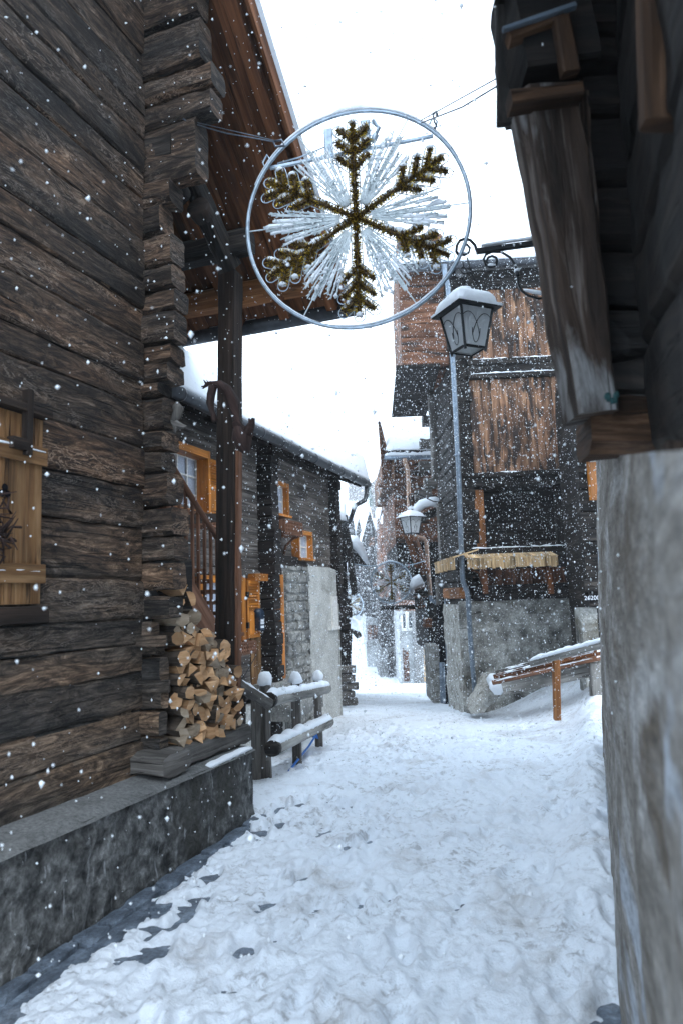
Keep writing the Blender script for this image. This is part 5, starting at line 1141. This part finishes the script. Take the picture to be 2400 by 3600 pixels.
# dark log building past the mid house (left side of lane)
dh=thing('dark_log_building','dark log building just past the pale rendered house corner, snow on its low roof','house',tuple(P(1200,2480,15.5)))
o,pl,(s1,z0,z1)=fbox(dh,'log_wall',1100,1226,1830,2530,15.5,7,'housedark',h=.2,jit=.02)
b=MB(); prof=[(1214,1812),(1222,1850),(1232,1905),(1240,1990),(1251,2075),(1253,2088)]
for (xa,ya),(xb,yb) in zip(prof[:-1],prof[1:]): b.beam(P(xa-7,ya,15.3),P(xb-7,yb,15.3),.3,.14,up=B.t,seg=.2,jit=.02)
for y in range(2110,2420,42): b.beam(P(1150,y,15.35),P(1233+random.randint(-4,5),y,15.35),.25,.24,seg=.2,jit=.02,ch=.12)
b.build('log_ends',M['housedark'],dh)
b=MB(); 
for i,y in enumerate((2352,2385,2412,2440,2465)): b.beam(P(1175,y,14.6+.1*i),P(1243+random.randint(-4,14),y,14.6),.16,.15,seg=.1,jit=.015,ch=.2)
tag(b.build('stacked_timber',M['grey']),'low stack of snowy timber against the dark log building','timber stack')
b=MB(); b.ridge(P(1205,1828,15.0),P(1160,1800,15.2),.7,.16); b.sheet(P(1172,1812,15.6),P(1216,1812,15.4),P(1216,1780,19),P(1172,1780,19),.15,8,8,.2,.1); b.build('roof_snow',M['snow'],dh)
# small lean-to roof with snow, left of lane
lt=thing('lean_to_roof','small dark lean-to roof under thick snow sticking out on the left of the lane','roof',tuple(P(1240,1980,22)))
b=MB(); b.prism([P(1205,1925,22),P(1243,1928,22),P(1292,1990,22),P(1270,1992,22),P(1235,1980,22),P(1205,1975,22)],FW*3); b.build('roof_boards',M['housedark'],lt)
b=MB(); 
q=[(1215,1900),(1245,1905),(1262,1928),(1280,1958),(1290,1982)]
b.tube([P(x,y,21.9) for x,y in q],[.16,.2,.14,.1,.04],12); b.tube([P(x,y-4,23.2) for x,y in q],[.16,.2,.14,.1,.04],12); b.prism([P(x,y-10,21.9) for x,y in q]+[P(x,y+8,21.9) for x,y in q[::-1]],FW*2.8); b.build('roof_snow',M['snow'],lt)
b=MB(); b.tube([P(1232,2205,24),P(1258,2232,24),P(1262,2240,24)],[.10,.12,.1],10); b.tube([P(1225,2190,24),P(1250,2225,24)],.07,8); o=b.build('log_pile',M['housedark']); tag(o,'snow covered log ends poking out low on the left of the lane','logs')
b=MB(); b.tube([P(1222,2176,24),P(1245,2195,24),P(1262,2216,24)],[.16,.2,.1],12); b.build('snow',M['snow'],o)
# second timber house beyond the barn
h2=thing('timber_house_far','reddish timber house beyond the barn with a snowy roof, gutter and copper downpipe','house',tuple(P(1450,2400,19)))
fbox(h2,'upper_wall',1384,1560,1612,1905,18.5,6,'barn2',h=.26); fbox(h2,'jettied_wall',1342,1386,1600,1703,18.3,5,'barn',rows='plank')
fbox(h2,'middle_wall',1394,1560,1905,1972,18.6,5,'dark',h=.24,jit=.02); fbox(h2,'lower_wall',1452,1560,1972,2110,18.6,5,'dark',h=.24,jit=.02)
b=MB(); b.sbox(J,0,.1,0,.1,0,.1); b=MB(); aa=P(1330,1706,18.2); b.beam(aa,P(1386,1706,18.2),.3,.06); b.beam(P(1331,1485,18.2),P(1346,1706,18.2),.25,.05,up=B.t,seg=.3); b.beam(P(1331,1483,18.2),P(1358,1590,18.2),.2,.07,up=B.t,seg=.3)
b.prism([P(1333,1490,18.25),P(1358,1590,18.25),P(1386,1600,18.25),P(1345,1700,18.25)],FW*.1); b.build('barge_board',M['barn2'],h2)
b=MB(); b.tube([P(1350,1608,18.1),P(1560,1604,18.1)],.075,10); b.build('gutter',M['zinc'],h2)
b=MB(); b.ridge(P(1352,1603,18.1),P(1560,1598,18.1),.16,.12,jit=.4); b.sheet(P(1356,1583,18.0),P(1562,1580,18.0),P(1562,1478,21.5),P(1334,1484,21.5),.28,24,12,.2,.18); b.build('roof_snow',M['snow'],h2)
b=MB(); b.beam(P(1360,1592,18.2),P(1560,1588,18.2),.3,.10,seg=.3,jit=.02); b.build('eave_boards',M['housedark'],h2)
b=MB(); b.tube([P(x,y,17.9) for x,y in ((1421,1612),(1422,1625),(1430,1645),(1434,1700),(1437,1800),(1438,1862),(1445,1880),(1462,1888),(1490,1894),(1497,1905),(1502,1990),(1511,2095))],.055,8); b.build('copper_downpipe',M['copper'],h2)
b=MB(); b.tube([P(x,y,15.5) for x,y in ((1511,2095),(1514,2108),(1530,2116),(1542,2122),(1548,2140),(1551,2250),(1556,2330))],.05,8); b.build('downpipe',M['zinc'],h2)
b=MB()
for x0,y0,x1,y1 in ((1432,1880,1490,2015),(1452,1895,1500,2010),(1440,1905,1470,1990)): b.beam(P(x0,y0,17.4),P(x1,y1,17.8),.16,.16,seg=.2,jit=.02)
b.build('balcony_brace',M['soffit'],h2)
b=MB(); b.beam(P(1462,1830,15),P(1540,1795,15),1.4,.08,seg=.2,jit=.02); b.beam(P(1450,1812,14.4),P(1462,1790,14.4),.1,.1); b.build('porch_roof',M['housedark'],h2)
b=MB(); b.tube([P(x,y,14.3) for x,y in ((1453,1812),(1462,1790),(1480,1772),(1505,1764),(1540,1762))],[.05,.09,.10,.10,.11],10); b.tube([P(x,y,15.2) for x,y in ((1456,1812),(1466,1790),(1482,1774),(1505,1766),(1540,1764))],[.05,.09,.10,.10,.11],10); b.build('porch_snow',M['snow'],h2)
b=MB(); b.tube([P(x,y,17) for x,y in ((1451,2078),(1453,2060),(1462,2048),(1482,2038))],[.05,.12,.16,.17],10); o=b.build('canopy_snow',M['snow'],h2)
b=MB(); b.beam(P(1455,2078,17.1),P(1490,2060,17.1),.8,.07); 
for x in (1470,1476,1482): b.beam(P(x,2130,17),P(x,2100,17),.03,.03,up=B.t)
b.beam(P(1455,2135,17),P(1496,2130,17),.5,.06); b.beam(P(1455,2098,17),P(1496,2098,17),.5,.04); b.build('small_balcony',M['barn2'],h2)
b=MB(); b.beam(P(1496,2130,17.6),P(1545,2130,17.2),3,1.9 if False else .1); b.build('floor_beam',M['dark'],h2)
fbox(h2,'side_log_wall',1500,1560,2100,2290,16.4,3,'dark',h=.2,jit=.03)
b=MB(); b.beam(P(1490,2188,16.2),P(1512,2190,16.2),.5,.22,seg=.1,jit=.02); b.build('log_end',M['soffit'],h2)
fbox(h2,'stone_pier',1515,1549,2272,2470,15.2,1.2,'rubble2',rows='plain')
# second blue pipe, between pier and barn
b=MB(); b.tube([P(x,y,14.2) for x,y in ((1567,2105),(1570,2240),(1575,2330),(1580,2440),(1583,2480))],.045,8); b.tube([P(x,y,14.6) for x,y in ((1551,2330),(1556,2470))],.06,8); tag(b.build('downpipe',M['zinc']),'slim blue grey downpipe standing between the stone pier and the barn corner','downpipe')
b=MB(); fbox(h2,'passage_shade_block',1549,1580,2100,2480,14.9,.5,'black',rows='plain')  # solid black block; the passage's shade is put into its colour
# Christmas decoration hanging at far house
b=MB(); p=P(1443,1998,20); b.tube([p,p+Z*.1,p+Z*.2,p+Z*.25],[.06,.09,.06,.02],8); o=b.build('hanging_figurine',M['red']); tag(o,'tiny red and white ornament hanging by the far house balcony','ornament')
b=MB(); b.tube([p+Z*.2,p+Z*.27],[.06,.05],8); b.tube([p-Z*.02,p+Z*.05],[.07,.065],8); b.build('white_trim',M['whitepaint'],o)
b=MB(); 
for i in range(14): c=P(1466+random.uniform(-10,10),1990+random.uniform(-18,14),18.2); b.tube([c,c+Z*.1],[.08,.01],6)
tag(b.build('fir_garland',M['green']),'clump of green fir twigs on the far house balcony corner','garland')
# white rendered house with two windows and a door
wh=thing('white_house','white rendered house with two narrow windows above a brown door, where the lane bends','house',tuple(P(1450,2400,38)))
o,pl,(s1,z0,z1)=fbox(wh,'white_wall',1405,1462,2148,2412,38,6,'white',rows='plain')  # door face in white render, paler than the grey face beside it
for x0,x1 in ((1415,1424),(1436,1447)):
    a=pl.sz(x0,2190)[0];c=pl.sz(x1,2190)[0]; t=pl.sz(1430,2158)[1];u=pl.sz(1430,2208)[1]; b=MB(); b.sbox(pl,a-.08,c+.08,u-.16,u,-.02,.14,'s'); b.sbox(pl,a-.09,a,u,t+.1,-.02,.05,'z'); b.sbox(pl,c,c+.09,u,t+.1,-.02,.05,'z'); fo=b.build('window',M['whitepaint'],wh); b=MB(); b.sbox(pl,a,c,u,t,-.02,.025,'z'); b.build('pane',M['dkglass'],fo)
b=MB(); a=pl.sz(1420,2340)[0];c=pl.sz(1437,2340)[0]; t=pl.sz(1430,2285)[1];u=pl.sz(1430,2395)[1]; b.sbox(pl,a,c,u,t,-.02,.02,'z'); b.sbox(pl,a-.06,a,u,t+.1,-.02,.06,'z'); dr=b.build('door',M['barn2'],wh)
fbox(wh,'grey_wall',1460,1520,2150,2405,36.5,6,'ledge',rows='plain'); fbox(wh,'upper_timber',1400,1530,2040,2152,38.5,5,'barn2',h=.3)
b=MB(); random.seed(77)
for j in range(6):
    for i in range(2): b.beam(P(1490+i*9,2388-j*19,30),P(1500+i*9,2386-j*19,30),.3,.17,seg=.1,jit=.02)
tag(b.build('plank_stack',M['yellowplank']),'small stack of sawn orange timber at the foot of the white house','timber stack')
# white house at the bend with brown shutters
w2_=thing('white_house_far','far white house at the bend of the lane with a brown barred window','house',tuple(P(1310,2330,46)))
o,pl,(s1,z0,z1)=fbox(w2_,'wall',1288,1337,2164,2390,46,8,'white',rows='plain')
b=MB(); a=pl.sz(1291,2220)[0];c=pl.sz(1326,2220)[0]; t=pl.sz(1308,2198)[1];u=pl.sz(1308,2248)[1]; b.sbox(pl,a,c,u,t,-.02,.06,'z'); wi=b.build('window',M['barn2'],w2_)
b=MB(); m_=(a+c)/2; b.sbox(pl,m_-.05,m_+.05,u,t,.06,.09,'z'); b.build('mullion',M['housedark'],wi)
b=MB(); b.beam(P(1283,2158,45.5),P(1342,2172,45.5),1.2,.2); b.build('eave',M['housedark'],w2_)
# dark barns in a row behind the small snowflake
fb=thing('dark_barn','dark timber barn on a pale stone base between the two white houses','barn',tuple(P(1370,2380,42)))
fbox(fb,'log_wall',1334,1406,2080,2275,42,6,'housedark',h=.3,jit=.02); fbox(fb,'stone_base',1333,1407,2262,2400,41.8,6,'ledge',rows='plain')
b=MB(); a=P(1368,2270,41.5); b.beam(P(1372,2385,41.6),P(1372,2290,41.6),.1,.35,up=B.t); b.build('door',M['housedark'],fb)
def gable_barn(x0,x1,ya,yb,yw,d,lab,m='housedark',side=4.):
    xm=(x0+x1)/2; g=thing('far_barn',lab,'barn',tuple(P(xm,yb,d)),'steep gabled barns far down the lane')
    b=MB(); b.prism([P(x0,yw,d),P(x0,yb,d),P(x1,yb,d),P(x1,yw,d),P(xm,ya,d)],FW*side*1.0,t=(0,0,1)); b.build('gable_wall',M[m],g)
    b=MB()
    for (xa,ya_,xb,yb_) in ((xm,ya,x0-3,yw+10),(xm,ya,x1+3,yw+10)):
        p=P(xa,ya_-2,d-.4);q=P(xb,yb_-2,d-.4); b.prism([p,q,q+Z*.22,p+Z*.28],FW*(side+.4))
    b.build('roof_snow',M['snow'],g)
    b=MB()
    for k_ in range(2):
        xx=x0+(x1-x0)*(.3+.4*k_); yy=yw+60+40*k_; a=P(xx-3,yy,d-.05); b.beam(P(xx,yy+14,d-.04),P(xx,yy,d-.04),.03,(8/F*d),up=B.t)
    b.build('hatch',M['barn'],g)
random.seed(41)
gable_barn(1222,1252,1795,2165,1905,58,'leftmost steep gabled barn in the snowy row far down the lane')
gable_barn(1246,1276,1822,2165,1900,60,'lower steep gable second from the left in the far barn row')
gable_barn(1272,1326,1794,2168,1898,54,'tallest middle gable of the far barn row, with orange boards under its peak','housedark')
gable_barn(1336,1376,1702,2100,1815,40,'steep dark gable peeping out under the reddish house beyond the barn','barn2')
o=thing('far_barn_block','wide dark timber block with orange patches behind the small snowflake','barn',tuple(P(1360,2160,50)))
fbox(o,'log_wall',1325,1412,1850,2170,50,5,'housedark',h=.35,jit=.02); 
b=MB(); 
for x,y,w_,h_ in ((1345,1862,50,16),(1378,1900,24,34),(1305,1905,18,30),(1388,1935,26,22),(1322,2052,22,16),(1345,2078,20,26),(1420,2090,22,18),(1440,2075,12,22)):
    b.beam(P(x-w_/2,y,49.5-(3 if x<1325 else 0)),P(x+w_/2,y,49.5-(3 if x<1325 else 0)),.05,h_/F*49,seg=1,jit=.02)
b.build('boarding',M['barn'],o)
b=MB(); b.sheet(P(1338,1842,39),P(1390,1838,39),P(1390,1815,42),P(1332,1818,42),.5,8,6,.2,.2); b.sheet(P(1322,1868,49),P(1416,1862,49),P(1412,1800,58),P(1318,1800,58),.5,12,8,.2,.2); b.build('roof_snow',M['snow'],o)
for lab,x0,x1,y0,y1,d,pk in (('faint snowy chalet roof high on the hazy hillside, right of the gutter end',1303,1342,1700,1762,115,1672),('faint long chalet on the hazy hillside behind the mid house gutter',1225,1290,1660,1700,140,1640)):
    g=thing('hillside_chalet',lab,'house',tuple(P((x0+x1)/2,y1,d)),'chalets fading on the hillside'); b=MB(); xm=(x0+x1)/2; b.prism([P(x0,y0,d),P(x0,y1+60,d),P(x1,y1+60,d),P(x1,y0,d),P(xm+8,pk,d)],FW*5); b.build('wall',M['house'],g)
    b=MB(); 
    for xb in (x0-6,x1+6): p=P(xm+8,pk-4,d-.5);q=P(xb,y0+4,d-.5); b.prism([p,q,q+Z*.5,p+Z*.5],FW*6)
    b.build('roof_snow',M['snow'],g)
def conifer(x,yb,yt,d,lab,wd=.28):
    base_=P(x,yb,d); topz=P(x,yt,d)[2]; h=topz-base_[2]; g=thing('conifer_tree',lab,'tree',tuple(base_),'trees on the hazy slope')
    b=MB(); b.tube([base_-Z*1,base_+Z*h*.98],[h*.03,.02],6); b.build('trunk',M['housedark'],g)
    b=MB(); n=900
    for i in range(n):
        u=random.random()**.8; r=h*wd*(1-u)*(.55+.45*abs(math.sin(u*40)))*random.uniform(.3,1); a=random.uniform(0,6.28); c=base_+Z*h*(.08+u*.92)+np.array([math.cos(a),math.sin(a),0])*r; e=np.array([math.cos(a),math.sin(a),-.5])*h*.04; sd=np.array([-math.sin(a),math.cos(a),0])*h*.016
        b.add([c-e,c+sd,c+e,c-sd],[[0,1,2,3]],tuple(nrm(e)))
    b.build('crown',M['green'],g)
conifer(1300,1790,1700,100,'pale hazy conifer on the slope left of the far gabled roofs'); conifer(1284,1700,1615,110,'thin faint tree on the hillside skyline above the gutter end',.12)
# ================= AIR AND FALLING SNOW =================
hz=bpy.data.materials.new('snowy_air'); hz.use_nodes=True; n=hz.node_tree.nodes; n.remove(n['Principled BSDF']); pvn=n.new('ShaderNodeVolumePrincipled'); pvn.inputs['Color'].default_value=(.93,.96,1,1); pvn.inputs['Density'].default_value=.0016; pvn.inputs['Anisotropy'].default_value=.2
hz.node_tree.links.new(pvn.outputs[0],n['Material Output'].inputs['Volume'])
b=MB(); b.box((10,150,16),((1,0,0),(0,1,0),(0,0,1)),(230,290,32)); tag(b.build('haze',hz),kind='stuff')
def flakes(n,lo,hi,size,pw=None):
    lo=np.array(lo);hi=np.array(hi); c=lo+(hi-lo)*rng.random((n,3)); return c,size*np.exp(rng.normal(0,.45,n))
sets=[flakes(210000,(-7,1.1,-.5),(9,13,9),.0044),flakes(52000,(-2.5,13,-3),(7,24,9),.0095),flakes(36000,(-3,24,-4),(9,52,10),.014)]
c=np.concatenate([s[0] for s in sets]); sz=np.concatenate([s[1] for s in sets])
# keep the air clear inside walls and under roofs
rel=c-C1.a; s_=rel@C1.t; o_=rel@C1.n; inside=(o_<-.12)&(s_<1.6)&(s_>-4); under=(o_<.42)&(s_<3.5)&(c[:,2]<ze+(se-s_)*tn)&(rng.random(len(c))<.55)
far=np.linalg.norm((c-CAM)[:,:2],axis=1)
ok=~((far<4.5)&(rng.random(len(c))<.45))&~inside&~under&((far>1.7)|((far>.8)&(rng.random(len(c))<.12)))&(c[:,0]<WX(c[:,1],c[:,2])+.0+9*(c[:,1]>7))
c=c[ok];sz=sz[ok]; n=len(c); print('flakes',n)
base_=np.array([[1,0,0],[-1,0,0],[0,1,0],[0,-1,0],[0,0,1.25],[0,0,-1.25]])*.5*1.5
Vv=np.repeat(c,6,0)+ (base_[None]*(1+.35*rng.normal(size=(n,6,1)))*sz[:,None,None]).reshape(-1,3)
tri=np.array([[0,2,4],[2,1,4],[1,3,4],[3,0,4],[2,0,5],[1,2,5],[3,1,5],[0,3,5]])
Ff=(np.arange(n)[:,None,None]*6+tri[None]).reshape(-1,3)
me=bpy.data.meshes.new('falling_snow'); me.vertices.add(len(Vv)); me.vertices.foreach_set('co',Vv.ravel()); me.loops.add(Ff.size); me.loops.foreach_set('vertex_index',Ff.ravel().astype(np.int32)); me.polygons.add(len(Ff)); me.polygons.foreach_set('loop_start',np.arange(0,Ff.size,3,dtype=np.int32)); me.polygons.foreach_set('loop_total',np.full(len(Ff),3,np.int32)); me.update(calc_edges=False); me.materials.append(M['flake'])
fo_=bpy.data.objects.new('falling_snow',me); COL.objects.link(fo_); tag(fo_,'white flakes of falling snow drifting through the lane','snowfall',kind='stuff')
